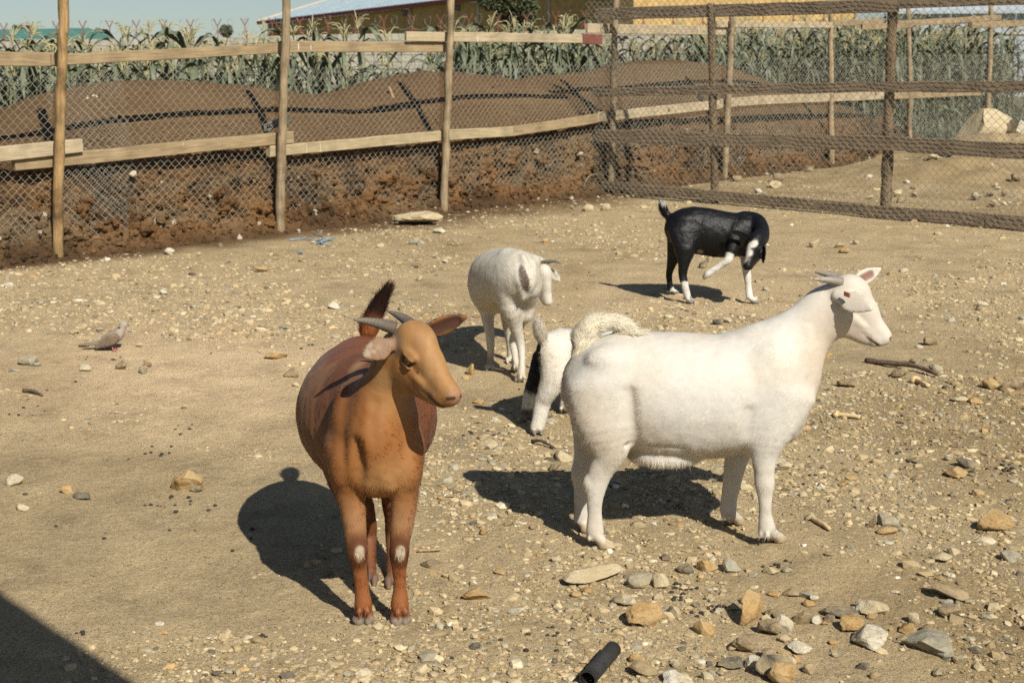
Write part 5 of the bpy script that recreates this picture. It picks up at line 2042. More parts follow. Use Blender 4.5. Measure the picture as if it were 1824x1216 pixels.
    tail = [W(1036, 640, 0, 0.020, 12), W(1037, 604, 0, 0.023, 14), W(1053, 582, 0, 0.021, 13), W(1080, 575, 0, 0.016, 10), W(1106, 578, 0, 0.011, 8), W(1122, 585, 0, 0.005, 4)]
    B.tube(tail, EZ, k=0.012)
    B.cut_floor(0.001)
    tp = [t[0] for t in tail]

    def colour(V, N):
        c = np.tile(np.array([0.480, 0.457, 0.408]), (len(V), 1))
        n = fbm(V * 5, 3, 5)
        c = lerp(c, np.clip(n * 1.2 + 0.05, 0, 0.5), (0.455, 0.405, 0.32))
        nk = soft(dseg(V, P(1470, 600, Y0), P(1420, 720, Y0)), 0.10, 0.8) * (V[:, 0] > P(1425, 600, Y0)[0] - 0.05)
        c = lerp(c, nk * 0.45, (0.46, 0.35, 0.245))
        hd = soft(np.linalg.norm(V - T(0.10, 0, -0.03), axis=1), 0.15, 0.6)
        c = lerp(c, hd * 0.45, (0.475, 0.395, 0.305))
        c = lerp(c, soft(np.linalg.norm(V - T(0.236, 0, -0.028), axis=1), 0.020, 0.6) * 0.6, (0.40, 0.22, 0.155))
        for sg in (-1, 1):
            c = lerp(c, soft(np.linalg.norm(V - T(0.240, sg * 0.014, -0.024), axis=1), 0.008), (0.16, 0.06, 0.04))
            c = lerp(c, soft(dseg(V, T(0.168, sg * 0.036, -0.067), T(0.234, sg * 0.017, -0.060)), 0.0045), (0.13, 0.07, 0.05))
        e0, e1 = T(0.045, 0.036, 0.012), T(0.045, 0.036, 0.012) + nrm((0.86, 0.34, 0.38)) * 0.10
        inner = soft(dseg(V, e0 * 0.75 + e1 * 0.25, e1 * 0.85 + e0 * 0.15), 0.013, 0.6) * (N[:, 1] < -0.1)
        c = lerp(c, inner * 0.9, (0.16, 0.065, 0.04))
        # eyelid line peeping out below the ear, dirt on the lower legs, hooves
        c = lerp(c, soft(dseg(V, T(0.082, -0.052, -0.020), T(0.108, -0.047, -0.024)), 0.004), (0.12, 0.08, 0.06))
        z = V[:, 2]
        c = lerp(c, np.clip((0.16 - z) / 0.16, 0, 1) * (0.25 + 0.7 * np.clip(fbm(V * 14, 3, 8), 0, 1)), (0.36, 0.28, 0.18))
        bl_ = soft(dseg(V, P(1120, 815, Y0 - 0.05), P(1300, 808, Y0 - 0.05)), 0.07, 0.8) * np.clip(fbm(V * 9, 3, 9) * 1.6 + 0.25, 0, 0.6)
        c = lerp(c, bl_, (0.36, 0.30, 0.215))
        rs_ = soft(dseg(V, P(1040, 700, Y0 - 0.1), P(1075, 800, Y0 - 0.12)), 0.06, 0.9) * np.clip(fbm(V * np.array([12, 12, 5]), 3, 10) * 1.5 + 0.1, 0, 0.45)
        c = lerp(c, rs_, (0.40, 0.335, 0.25))
        c = lerp(c, np.clip((0.034 - z) / 0.010, 0, 1) * 0.9, (0.36, 0.275, 0.165))
        c = lerp(c, soft(dseg(V, P(1028, 900, Y0 + 0.07), P(1030, 945, Y0 + 0.07)), 0.012) * 0.5, (0.06, 0.05, 0.04))
        # soiled tail head
        c = lerp(c, soft(dseg(V, P(1017, 640, Y0), P(1014, 690, Y0)), 0.022, 0.7) * 0.7, (0.30, 0.19, 0.12))
        return c
    root, V, F, N, col = finish('goat', 'big white goat standing side on with its tail curled over its back', B, P(1210, 957, Y0), colour, M_HIDE, T=T)
    d_tail = np.min([dseg(V, tp[i], tp[i + 1]) for i in range(len(tp) - 1)], 0)
    wt_ = (d_tail < 0.034).astype(float)
    fl = body_flow((1, 0), T)
    hz = (V[:, 2] > 0.045).astype(float)
    fur('coat', root, V, F, N, col, 70000, 0.021, 0.0010, fl, 0.045, M_HAIR, 1, weight=hz * (1 - wt_), tint=0.08, jit=0.2, lenf=lambda p: 1 - 0.65 * soft(np.linalg.norm(p - T(0.09, 0, -0.03), axis=1), 0.17, 0.4))

    def tflow(p):
        d = np.stack([dseg(p, tp[i], tp[i + 1]) for i in range(len(tp) - 1)], 1).argmin(1)
        dirs = np.array([nrm(tp[i + 1] - tp[i]) for i in range(len(tp) - 1)])
        return dirs[d]
    fur('tail_hair', root, V, F, N, np.tile(np.array([0.49, 0.46, 0.385]), (len(V), 1)), 26000, 0.036, 0.0012, tflow, 0.45, M_HAIR, 2, weight=wt_, jit=0.26, tint=0.16)
    # long hair down the back of the thigh and under the belly
    bk = soft(dseg(V, P(1014, 690, Y0 - 0.03), P(1030, 790, Y0 - 0.06)), 0.05, 0.6)
    bl = soft(dseg(V, P(1120, 812, Y0 - 0.05), P(1320, 800, Y0 - 0.05)), 0.05, 0.6) * (N[:, 2] < 0.1)
    fur('long_hair', root, V, F, N, col, 2600, 0.026, 0.0012, fl, 0.18, M_HAIR, 3, weight=np.clip(bk + bl, 0, 1), tint=0.10)
    horn_obj(root, T(0.010, -0.024, 0.010), (-0.85, -0.20, 0.22), (-1.0, -0.25, 0.02), 0.095, 0.0135, 5, -1, (0.20, 0.175, 0.14), (0.30, 0.27, 0.22))
    horn_obj(root, T(0.014, 0.024, 0.012), (-0.75, 0.25, 0.36), (-1.0, 0.30, 0.08), 0.085, 0.0130, 6, 1, (0.16, 0.14, 0.12), (0.26, 0.23, 0.19))
    tg = T(0.020, -0.062, -0.008)
    V2, F2 = box_m(tg + np.array([0.012, -0.030, -0.006]), nrm((0.6, -0.7, -0.16)), nrm((0.45, 0.72, -0.2)), EZ, 0.020, 0.012, 0.014)
    wobj('ear_tag', V2, F2, simple_mat('red_tag', [(0.3, (0.26, 0.085, 0.05)), (0.7, (0.36, 0.14, 0.08))], 30, 0.6, 0), root, smooth=False)


# ------------------------------------------------------------------ the brown goat facing the camera
def brown_goat():
    Y0 = Yg(1112)

    def W(u, v, dy, w, h):
        """w: half width in photograph pixels, h: half depth in metres"""
        p = P(u, v, Y0 + dy)
        return (p, w / pxm(p), h)

    def Z(u, v, dy, w, hpx):
        p = P(u, v, Y0 + dy)
        return (p, w, hpx / pxm(p))
    lo, hi = P(500, 480, Y0 + 0.3), P(880, 480, Y0)
    B = Body([lo[0], Y0 - 0.40, -0.006], [hi[0], Y0 + 0.80, 0.93], 0.0040)
    B.tube([Z(668, 790, -0.045, 0.060, 66), Z(668, 765, 0.03, 0.094, 100), Z(664, 752, 0.14, 0.128, 114), Z(655, 742, 0.31, 0.198, 124), Z(650, 722, 0.45, 0.192, 116), Z(648, 690, 0.57, 0.135, 94), Z(648, 668, 0.63, 0.075, 62)], k=0.02)
    B.tube([W(671, 780, 0.02, 50, 0.085), W(677, 730, -0.005, 44, 0.070), W(691, 672, -0.035, 37, 0.056), W(709, 622, -0.065, 34, 0.048)], (0, 1, 0), k=0.045)
    B.ell(P(672, 835, Y0 - 0.015), (0.070, 0.050, 0.075), k=0.06)
    for sg in (-1, 1):
        B.ell(P(668 + sg * 57, 775, Y0 + 0.03), (0.034, 0.065, 0.130), k=0.035)
        B.ell(P(668 + sg * 58, 830, Y0 - 0.02), (0.032, 0.040, 0.060), k=0.03)
        B.ell(P(668 + sg * 26, 815, Y0 - 0.055), (0.024, 0.022, 0.085), k=0.03)
    for a, b_, r in (((708, 700, -0.105), (694, 800, -0.125), 0.014), ((664, 720, -0.098), (668, 800, -0.124), 0.009), ((640, 790, -0.085), (637, 872, -0.075), 0.013), ((703, 800, -0.105), (702, 872, -0.085), 0.013)):
        pa, pb = P(a[0], a[1], Y0 + a[2]), P(b_[0], b_[1], Y0 + b_[2])
        B.tube([(pa, r, r), ((pa + pb) / 2 - EY * 0.004, r * 1.1, r * 1.1), (pb, r, r)], (0, 1, 0), k=0.022, sub=True)
    UP = (0, 1, 0)
    limb(B, [W(614, 795, 0.03, 37, 0.060), W(618, 850, 0.01, 29, 0.046), W(627, 905, 0.0, 22.5, 0.033), W(634, 955, -0.004, 18.5, 0.026), W(638, 985, -0.006, 18.5, 0.0265), W(641, 1010, 0.0, 14.5, 0.020), W(645, 1045, 0.004, 13.0, 0.0175), W(647, 1074, 0.002, 16, 0.0205)], UP, 0.026)
    hoof(B, P(647, 1076, Y0 + 0.004), G(648, 1108), 1, 0.0215)
    limb(B, [W(722, 795, 0.03, 33, 0.060), W(722, 850, 0.01, 26, 0.046), W(719, 905, 0.0, 21.5, 0.033), W(713, 955, -0.004, 18, 0.026), W(711, 985, -0.006, 18, 0.0265), W(711, 1010, 0.0, 14.5, 0.020), W(712, 1045, 0.004, 13.5, 0.0175), W(712, 1076, 0.002, 16.5, 0.0205)], UP, 0.026)
    hoof(B, P(712, 1078, Y0 + 0.004), G(712, 1110), 1, 0.0215)
    limb(B, [W(605, 770, 0.50, 44, 0.10), W(618, 850, 0.42, 36, 0.075), W(646, 915, 0.42, 22, 0.036), W(655, 955, 0.43, 16, 0.026), W(656, 990, 0.38, 12.5, 0.018), W(657, 1018, 0.335, 14, 0.020)], UP, 0.03)
    hoof(B, P(657, 1018, Y0 + 0.335), G(658, 1040), 1, 0.020)
    limb(B, [W(700, 770, 0.50, 42, 0.10), W(706, 850, 0.42, 34, 0.075), W(705, 915, 0.42, 21, 0.036), W(702, 955, 0.43, 16, 0.026), W(702, 990, 0.38, 12.5, 0.018), W(702, 1018, 0.335, 14, 0.020)], UP, 0.03)
    hoof(B, P(702, 1020, Y0 + 0.335), G(701, 1044), 1, 0.020)
    T = HeadFrame(P(717, 587, Y0 - 0.07), (0.62, -0.60, -0.50), roll=0.0, scale=1.00)
    head(B, T)
    e1b, e1d = T(0.028, -0.046, -0.012), nrm((-0.80, -0.42, -0.24))
    ear(B, e1b, e1d, (-0.30, 0.80, -0.50), 0.080, 0.031, curl=0.25)
    e2b, e2d = T(0.020, 0.044, -0.010), nrm((0.90, 0.10, 0.34))
    ear(B, e2b, e2d, (0.05, -1.0, -0.12), 0.130, 0.026)
    tail = [W(654, 612, 0.62, 13, 0.018), W(658, 585, 0.66, 13, 0.018), W(667, 560, 0.67, 11, 0.015), W(679, 535, 0.66, 8, 0.010), W(688, 519, 0.65, 4, 0.006)]
    B.tube(tail, UP, k=0.015)
    B.cut_floor(0.001)
    tp = [t[0] for t in tail]

    def colour(V, N):
        red = np.array([0.160, 0.049, 0.013])
        c = np.tile(red, (len(V), 1))
        n = fbm(V * 4, 3, 15)
        c = lerp(c, np.clip(n * 1.1 + 0.15, 0, 0.6), (0.085, 0.030, 0.011))
        st = np.clip(fbm(V * np.array([14, 14, 3.5]), 3, 18) * 2.0, 0, 0.45)
        c = lerp(c, st, (0.075, 0.026, 0.010))
        lt = np.clip(fbm(V * np.array([9, 9, 4]) + 5, 3, 19) * 1.6 - 0.1, 0, 0.4)
        c = lerp(c, lt, (0.27, 0.135, 0.058))
        # warm tan breast and front
        br = soft(np.linalg.norm((V - P(675, 830, Y0 - 0.08)) / np.array([1, 1.2, 1.4]), axis=1), 0.135, 0.8)
        c = lerp(c, br * 0.75, (0.270, 0.115, 0.032))
        br = soft(np.linalg.norm(V - P(690, 860, Y0 - 0.1), axis=1), 0.07, 0.9)
        c = lerp(c, br * 0.6, (0.34, 0.190, 0.080))
        nk = soft(dseg(V, P(700, 690, Y0 - 0.08), P(672, 790, Y0 - 0.08)), 0.075, 0.8)
        c = lerp(c, nk * 0.5, (0.215, 0.085, 0.023))
        hd = soft(np.linalg.norm(V - T(0.10, 0, -0.03), axis=1), 0.165, 0.5)
        c = lerp(c, hd * 0.95, (0.262, 0.122, 0.036))
        c = lerp(c, hd * np.clip(fbm(V * np.array([26, 26, 18]), 3, 29) * 2.2, 0, 0.55), (0.165, 0.070, 0.024))
        c = lerp(c, hd * np.clip(fbm(V * np.array([18, 18, 12]) + 7, 3, 30) * 1.8, 0, 0.4), (0.36, 0.215, 0.095))
        fh = soft(dseg(V, T(0.05, 0, 0.05), T(0.20, 0, 0.0)), 0.05, 0.8)
        c = lerp(c, fh * 0.4, (0.33, 0.195, 0.080))
        c = lerp(c, soft(np.linalg.norm(V - T(0.235, 0, -0.030), axis=1), 0.022, 0.6) * 0.8, (0.26, 0.135, 0.085))
        for sg in (-1, 1):
            c = lerp(c, soft(dseg(V, T(0.246, sg * 0.011, -0.024), T(0.238, sg * 0.024, -0.029)), 0.0048), (0.035, 0.018, 0.012))
            c = lerp(c, soft(dseg(V, T(0.168, sg * 0.036, -0.067), T(0.234, sg * 0.017, -0.060)), 0.0048), (0.05, 0.022, 0.012))
            ec = T(0.092, sg * 0.050, -0.020)
            q = (V - ec) @ T.axes().T
            r = np.sqrt((q[:, 0] / 0.021) ** 2 + (q[:, 1] / 0.016) ** 2 + (q[:, 2] / 0.0145) ** 2)
            c = lerp(c, soft(r, 1.0, 0.5), (0.05, 0.024, 0.013))
            c = lerp(c, soft(dseg(V, T(0.105, sg * 0.047, -0.026), T(0.130, sg * 0.040, -0.030)), 0.0045), (0.07, 0.035, 0.018))
        d1 = dseg(V, e1b, e1b + e1d * 0.11)
        c = lerp(c, soft(d1, 0.034, 0.4) * (N @ np.array([-0.30, 0.80, -0.50]) < 0.2) * 0.8, (0.20, 0.125, 0.078))
        c = lerp(c, soft(np.linalg.norm(V - e1b - e1d * 0.06 - np.array([-0.015, 0, 0.005]), axis=1), 0.03, 0.9) * 0.5 * np.clip(fbm(V * 60, 2, 4) * 3 + 0.3, 0, 1), (0.42, 0.35, 0.27))
        d2 = dseg(V, e2b + e2d * 0.02, e2b + e2d * 0.105)
        c = lerp(c, soft(d2, 0.020, 0.6) * (N[:, 1] < -0.2), (0.055, 0.022, 0.012))
        # dark points: front of the legs, knees, tail
        z = V[:, 2]
        lg = np.clip((0.36 - z) / 0.08, 0, 1)
        c = lerp(c, lg * 0.6, (0.205, 0.083, 0.027))
        c = lerp(c, np.clip(1 - np.abs(z - 0.30) / 0.09, 0, 1) * 0.55 * (V[:, 1] < Y0 + 0.06), (0.34, 0.20, 0.10))  # paler tan upper forelegs, with a greyish highlight painted into the coat
        for u in (638, 711):
            kn = P(u, 982, Y0 - 0.03)
            d = np.linalg.norm((V - kn) / np.array([1, 1.6, 1.5]), axis=1)
            c = lerp(c, soft(d, 0.034, 0.6) * 0.85, (0.085, 0.028, 0.012))
            d = np.linalg.norm((V - kn - np.array([0.004, 0.0, -0.002])) / np.array([1, 2.0, 1.45]), axis=1)
            c = lerp(c, soft(d, 0.0130, 0.3) * 0.9, (0.36, 0.30, 0.215))
        fr = (V[:, 1] < Y0 + 0.08)
        c = lerp(c, np.clip((0.19 - z) / 0.05, 0, 1) * 0.55 * fr, (0.23, 0.075, 0.022))
        c = lerp(c, np.clip((0.062 - z) / 0.02, 0, 1) * 0.6, (0.13, 0.052, 0.024))
        c = lerp(c, np.clip((0.030 - z) / 0.008, 0, 1) * 0.95, (0.185, 0.150, 0.115))
        hl = (V[:, 1] > Y0 + 0.2) & (z < 0.34)
        c = lerp(c, hl * 0.5, (0.10, 0.035, 0.014))
        sr = soft(dseg(V, P(640, 660, Y0 + 0.12), P(646, 700, Y0 + 0.06)), 0.025, 0.9)
        c = lerp(c, sr * 0.6, (0.36, 0.22, 0.10))
        dt = np.min([dseg(V, tp[i], tp[i + 1]) for i in range(1, len(tp) - 1)], 0)
        c = lerp(c, soft(dt, 0.03, 0.3) * np.clip((V[:, 2] - tp[1][2]) / 0.03, 0, 1), (0.022, 0.010, 0.007))
        return c
    root, V, F, N, col = finish('goat', 'brown goat facing the viewer with its horned head turned to the side', B, P(668, 1075, Y0 + 0.15), colour, M_HIDE, T=T)
    fl = body_flow((0, -1), T, 0.30)
    dt = np.min([dseg(V, tp[i], tp[i + 1]) for i in range(len(tp) - 1)], 0)
    wt_ = (dt < 0.026).astype(float) * (V[:, 2] > tp[0][2] + 0.01)
    hz = (V[:, 2] > 0.04).astype(float)
    eyeok = np.ones(len(V))
    for sg in (-1, 1):
        eyeok *= np.linalg.norm(V - T(0.092, sg * 0.050, -0.020), axis=1) > 0.024
    fur('coat', root, V, F, N, col, 90000, 0.019, 0.0011, fl, 0.09, M_HAIR, 11, weight=hz * (1 - wt_) * eyeok, tint=0.36, jit=0.2, lenf=lambda p: 1 - 0.50 * soft(np.linalg.norm(p - T(0.09, 0, -0.03), axis=1), 0.18, 0.4))

    def tflow(p):
        d = np.stack([dseg(p, tp[i], tp[i + 1]) for i in range(len(tp) - 1)], 1).argmin(1)
        return np.array([nrm(tp[i + 1] - tp[i]) for i in range(len(tp) - 1)])[d]
    fur('tail_hair', root, V, F, N, col, 3500, 0.045, 0.0014, tflow, 0.35, M_HAIR, 12, weight=wt_, jit=0.2, tint=0.25)
    horn_obj(root, T(0.000, -0.028, 0.008), (-0.78, 0.05, 0.30), (-1.0, 0.15, 0.0), 0.110, 0.0160, 15, -1, (0.095, 0.075, 0.055), (0.20, 0.17, 0.135))
    horn_obj(root, T(0.004, 0.022, 0.014), (-0.60, 0.60, 0.45), (-0.88, 0.45, 0.15), 0.085, 0.0145, 16, 1, (0.085, 0.07, 0.055), (0.17, 0.145, 0.12))
    for sg in (-1, 1):
        eye_obj(root, T, sg)


# ------------------------------------------------------------------ the thin white goat seen from behind
def thin_goat():
    Y0 = Yg(683)

    def W(u, v, dy, w, hpx):
        p = P(u, v, Y0 + dy)
        return (p, w, hpx / pxm(p))

    def L(u, v, dy, w, h):
        p = P(u, v, Y0 + dy)
        return (p, w / pxm(p), h)
    lo, hi = P(825, 430, Y0 + 0.5), P(1015, 430, Y0 + 0.5)
    B = Body([lo[0], Y0 - 0.20, -0.006], [hi[0], Y0 + 0.98, 0.74], 0.0050)
    B.tube([W(934, 492, -0.04, 0.06, 30), W(922, 492, 0.03, 0.105, 47), W(905, 496, 0.17, 0.142, 54), W(888, 500, 0.33, 0.146, 57), W(880, 498, 0.50, 0.120, 52), W(878, 492, 0.62, 0.075, 40)], k=0.02)
    for du, dv in ((-24, -36), (26, -26)):
        B.ell(P(926 + du, 490 + dv, Y0 + 0.10), (0.030, 0.05, 0.030), k=0.025)                    # hip bones
    B.ell(P(938, 556, Y0 + 0.10), (0.036, 0.05, 0.050), k=0.02)                                  # udder
    B.ell(P(862, 520, Y0 + 0.36), (0.05, 0.12, 0.085), k=0.05)
    UP = (0, 1, 0)
    limb(B, [L(903, 505, 0.06, 24, 0.085), L(909, 545, 0.03, 20, 0.065), L(918, 580, 0.05, 12, 0.036), L(927, 610, 0.06, 8.2, 0.025), L(930, 640, 0.03, 6.2, 0.016), L(929, 666, 0.0, 7, 0.018)], UP, 0.028)
    hoof(B, P(929, 667, Y0), G(925, 680), 1, 0.018)
    limb(B, [L(945, 505, 0.04, 22, 0.085), L(936, 545, 0.12, 15, 0.06), L(922, 585, 0.20, 9, 0.034), L(914, 606, 0.21, 7.5, 0.024), L(917, 630, 0.19, 5.8, 0.015), L(919, 648, 0.17, 6.6, 0.018)], UP, 0.022)
    hoof(B, P(919, 649, Y0 + 0.17), G(919, 660), 1, 0.017)
    Yf = Yg(660)
    L2 = lambda u, v, dy, w, h: L(u, v, Yf - Y0 + dy, w, h)
    limb(B, [L2(868, 520, 0.10, 18, 0.06), L2(868, 560, 0.06, 13, 0.040), L2(872, 590, 0.04, 8.5, 0.026), L2(874, 612, 0.03, 7.6, 0.0235), L2(874, 635, 0.03, 5.6, 0.015), L2(873, 650, 0.02, 6.8, 0.018)], UP, 0.025)
    hoof(B, P(873, 650, Yf + 0.02), G(873, 659), 1, 0.017)
    limb(B, [L2(898, 520, 0.16, 16, 0.06), L2(902, 560, 0.20, 11, 0.038), L2(906, 590, 0.22, 8, 0.026), L2(908, 608, 0.22, 7, 0.023), L2(909, 630, 0.22, 5.4, 0.015), L2(909, 640, 0.22, 6.4, 0.018)], UP, 0.025)
    hoof(B, P(909, 641, Yf + 0.22), G(909, 646), 1, 0.016)
    # neck swings out to the far right, head down
    B.tube([W(880, 488, 0.58, 0.075, 36), W(905, 474, 0.78, 0.060, 28), W(935, 470, 0.86, 0.050, 22), W(958, 476, 0.82, 0.045, 19)], k=0.04)
    T = HeadFrame(P(962, 470, Y0 + 0.76), (0.28, -0.30, -0.91), roll=0.2, scale=0.86)
    head(B, T)
    ear(B, T(0.02, -0.040, -0.025), (-0.15, -0.70, -0.55), (0.8, -0.2, 0.1), 0.10, 0.024)
    ear(B, T(0.02, 0.040, -0.02), (0.65, 0.15, -0.65), (0.0, -1, -0.1), 0.11, 0.024)
    tl = [W(925, 455, 0.02, 0.018, 6), W(932, 462, -0.05, 0.020, 7), W(938, 474, -0.07, 0.016, 6), W(941, 484, -0.07, 0.006, 3)]
    B.tube(tl, UP, k=0.012)
    # the fold beside the bare skin under the tail
    B.tube([L(922, 470, -0.04, 4, 0.012), L(924, 500, -0.085, 4, 0.014), L(932, 530, -0.06, 4, 0.012)], UP, k=0.02)
    B.tube([L(950, 468, -0.02, 5, 0.012), L(947, 500, -0.07, 5, 0.014), L(942, 525, -0.05, 4, 0.012)], UP, k=0.02)
    B.cut_floor(0.001)

    def colour(V, N):
        c = np.tile(np.array([0.465, 0.435, 0.370]), (len(V), 1))
        c = lerp(c, np.clip(fbm(V * 6, 3, 25) * 1.3 + 0.1, 0, 0.6), (0.39, 0.345, 0.265))
        c = lerp(c, soft(np.linalg.norm(V - P(905, 452, Y0 + 0.15), axis=1), 0.07, 0.9) * 0.45, (0.30, 0.28, 0.23))
        c = lerp(c, soft(np.linalg.norm(V - P(926, 462, Y0 + 0.02), axis=1), 0.05, 0.9) * 0.4, (0.42, 0.33, 0.19))
        a, b_ = P(928, 474, Y0 - 0.06), P(939, 517, Y0 - 0.06)
        ax_, px_ = nrm((b_ - a)[[0, 2]]), (V - (a + b_) / 2)[:, [0, 2]]
        la, lb_ = px_ @ ax_, px_ @ np.array([-ax_[1], ax_[0]])
        q = np.sqrt((la / (0.5 * np.linalg.norm(b_ - a) + 0.008)) ** 2 + (lb_ / 0.021) ** 2)
        c = lerp(c, soft(q, 1.0, 0.25) * (V[:, 1] < Y0 + 0.03), (0.105, 0.078, 0.062))
        z = V[:, 2]
        c = lerp(c, np.clip((0.13 - z) / 0.13, 0, 1) * 0.5, (0.36, 0.30, 0.21))
        c = lerp(c, soft(np.linalg.norm(V - P(873, 645, Yf + 0.03), axis=1), 0.035, 0.7) * 0.5, (0.16, 0.12, 0.08))
        c = lerp(c, np.clip((0.028 - z) / 0.008, 0, 1), (0.44, 0.40, 0.32))
        return c
    root, V, F, N, col = finish('goat', 'thin white goat with its head lowered, farther off between two nearer goats', B, P(900, 672, Y0 + 0.25), colour, M_HIDE, T=T)
    hz = (V[:, 2] > 0.04).astype(float) * (1 - soft(dseg(V, P(930, 480, Y0 - 0.07), P(937, 512, Y0 - 0.07)), 0.024, 0.35))
    fur('coat', root, V, F, N, col, 32000, 0.022, 0.0013, body_flow((-0.2, 1), T, 0.30), 0.08, M_HAIR, 21, weight=hz, tint=0.10)
    horn_obj(root, T(0.005, 0.026, 0.012), (0.6, -0.2, 0.4), (0.75, -0.2, -0.45), 0.09, 0.010, 25, 1, (0.10, 0.085, 0.07), (0.14, 0.12, 0.10))
    horn_obj(root, T(0.005, -0.020, 0.012), (0.5, -0.3, 0.5), (0.85, -0.2, -0.2), 0.08, 0.010, 26, -1, (0.10, 0.085, 0.07), (0.14, 0.12, 0.10))
    for sg in (-1, 1):
        eye_obj(root, T, sg)


# ------------------------------------------------------------------ the kid half hidden behind the big goat
def kid():
    Y0 = Yg(770)

    def W(u, v, dy, w, hpx):
        p = P(u, v, Y0 + dy)
        return (p, w, hpx / pxm(p))

    def L(u, v, dy, w, h):
        p = P(u, v, Y0 + dy)
        return (p, w / pxm(p), h)
    lo, hi = P(915, 560, Y0), P(1150, 560, Y0 + 0.5)
    B = Body([lo[0], Y0 - 0.15, -0.006], [hi[0], Y0 + 0.72, 0.56], 0.0045)
    B.tube([W(978, 622, 0.05, 0.050, 30), W(998, 624, 0.12, 0.078, 39), W(1030, 628, 0.22, 0.090, 42), W(1065, 626, 0.33, 0.085, 40), W(1090, 620, 0.41, 0.060, 32)], k=0.02)
    UP = (0, 1, 0)
    limb(B, [L(992, 640, 0.05, 31, 0.062), L(989, 668, 0.02, 26, 0.052), L(975, 698, 0.01, 18, 0.036), L(967, 716, 0.02, 15.5, 0.030), L(962, 740, 0.01, 13, 0.024), L(957, 760, 0.0, 12.5, 0.023)], UP, 0.022)
    hoof(B, P(956, 761, Y0), G(957, 772), 1, 0.020)
    Yl = Yg(745)
    L2 = lambda u, v, dy, w, h: L(u, v, Yl - Y0 + dy, w, h)
    limb(B, [L2(968, 640, 0.02, 20, 0.055), L2(958, 668, 0.0, 16, 0.045), L2(948, 688, 0.0, 12, 0.032), L2(944, 700, 0.0, 11, 0.028), L2(940, 720, 0.0, 10, 0.023), L2(938, 735, 0.0, 10, 0.021)], UP, 0.02)
    hoof(B, P(938, 736, Yl), G(939, 746), 1, 0.019)
    Yq = Yg(735)
    L3 = lambda u, v, dy, w, h: L(u, v, Yq - Y0 + dy, w, h)
    limb(B, [L3(1022, 640, 0.06, 18, 0.045), L3(1012, 675, 0.03, 10.5, 0.026), L3(1008, 700, 0.01, 9.5, 0.023), L3(1005, 720, 0.0, 8, 0.019)], UP, 0.02)
    hoof(B, P(1005, 721, Yq), G(1006, 733), 1, 0.018)
    limb(B, [L3(1062, 640, 0.14, 18, 0.045), L3(1062, 675, 0.12, 10.5, 0.026), L3(1062, 700, 0.11, 9.5, 0.023), L3(1062, 716, 0.10, 8, 0.019)], UP, 0.02)
    hoof(B, P(1062, 717, Yq + 0.10), G(1062, 726), 1, 0.018)
    B.tube([W(1082, 615, 0.38, 0.055, 26), W(1090, 600, 0.46, 0.042, 20), W(1082, 592, 0.52, 0.038, 17)], k=0.03)
    T = HeadFrame(P(1070, 582, Y0 + 0.50), (-0.45, 0.35, -0.80), scale=0.62)
    head(B, T, eyes=False)
    ear(B, P(1036, 598, Y0 + 0.50), (-0.45, 0.1, 0.65), (0, -1, 0.1), 0.075, 0.020, thick=0.006)
    ear(B, T(0.02, -0.040, -0.02), (0.5, 0.4, 0.3), (0, -1, 0.1), 0.075, 0.020, thick=0.006)
    tl = [L(970, 612, 0.03, 9, 0.018), L(964, 597, 0.0, 10, 0.018), L(960, 584, -0.02, 9, 0.014), L(960, 574, -0.03, 5, 0.008)]
    B.tube(tl, UP, k=0.010)
    tp = [t[0] for t in tl]
    B.cut_floor(0.001)

    def colour(V, N):
        c = np.tile(np.array([0.480, 0.457, 0.408]), (len(V), 1))
        c = lerp(c, np.clip(fbm(V * 7, 3, 35) * 1.2, 0, 0.5), (0.44, 0.395, 0.31))
        blk = (0.012, 0.012, 0.012)
        pu = 912 + FPX * V[:, 0] / (V[:, 1] * cp + (H - V[:, 2]) * sp)
        rear = soft(np.min([dseg(V, P(957, 618, Y0 + 0.03), P(957, 645, Y0 + 0.04)), dseg(V, P(957, 645, Y0 + 0.04), P(953, 678, Yl))], 0), 0.036, 0.3) * (pu < 963 + 0 * pu)
        c = lerp(c, rear, blk)
        lf_ = soft(dseg(V, P(960, 640, Yl + 0.0), P(951, 684, Yl)), 0.045, 0.25) * (np.abs(V[:, 1] - Yl) < 0.09) * (pu < 962)
        c = lerp(c, lf_, blk)
        z = V[:, 2]
        ft = (np.linalg.norm(V[:, :2] - P(938, 740, Yl)[:2], axis=1) < 0.05) * np.clip((0.052 - z) / 0.01, 0, 1)
        c = lerp(c, ft, blk)
        c = lerp(c, np.clip((0.022 - z) / 0.008, 0, 1), (0.05, 0.05, 0.045))
        c = lerp(c, np.clip((0.07 - z) / 0.07, 0, 1) * 0.35, (0.40, 0.33, 0.23))
        return c
    root, V, F, N, col = finish('goat', 'small white kid with raised tail and black inner thigh behind the big goat', B, P(990, 750, Y0 + 0.15), colour, M_HIDE, T=T)
    dt = np.min([dseg(V, tp[i], tp[i + 1]) for i in range(len(tp) - 1)], 0)
    wt_ = (dt < 0.022).astype(float)
    hz = (V[:, 2] > 0.03).astype(float)
    fur('coat', root, V, F, N, col, 30000, 0.018, 0.0013, body_flow((0.6, 0.5), T, 0.22), 0.14, M_HAIR, 31, weight=hz * (1 - wt_), tint=0.10)
    fur('tail_hair', root, V, F, N, np.tile(np.array([0.44, 0.41, 0.36]), (len(V), 1)), 2500, 0.035, 0.0014, lambda p: np.tile(nrm(tp[-1] - tp[0]), (len(p), 1)), 0.35, M_HAIR, 32, weight=wt_, jit=0.2, tint=0.12)


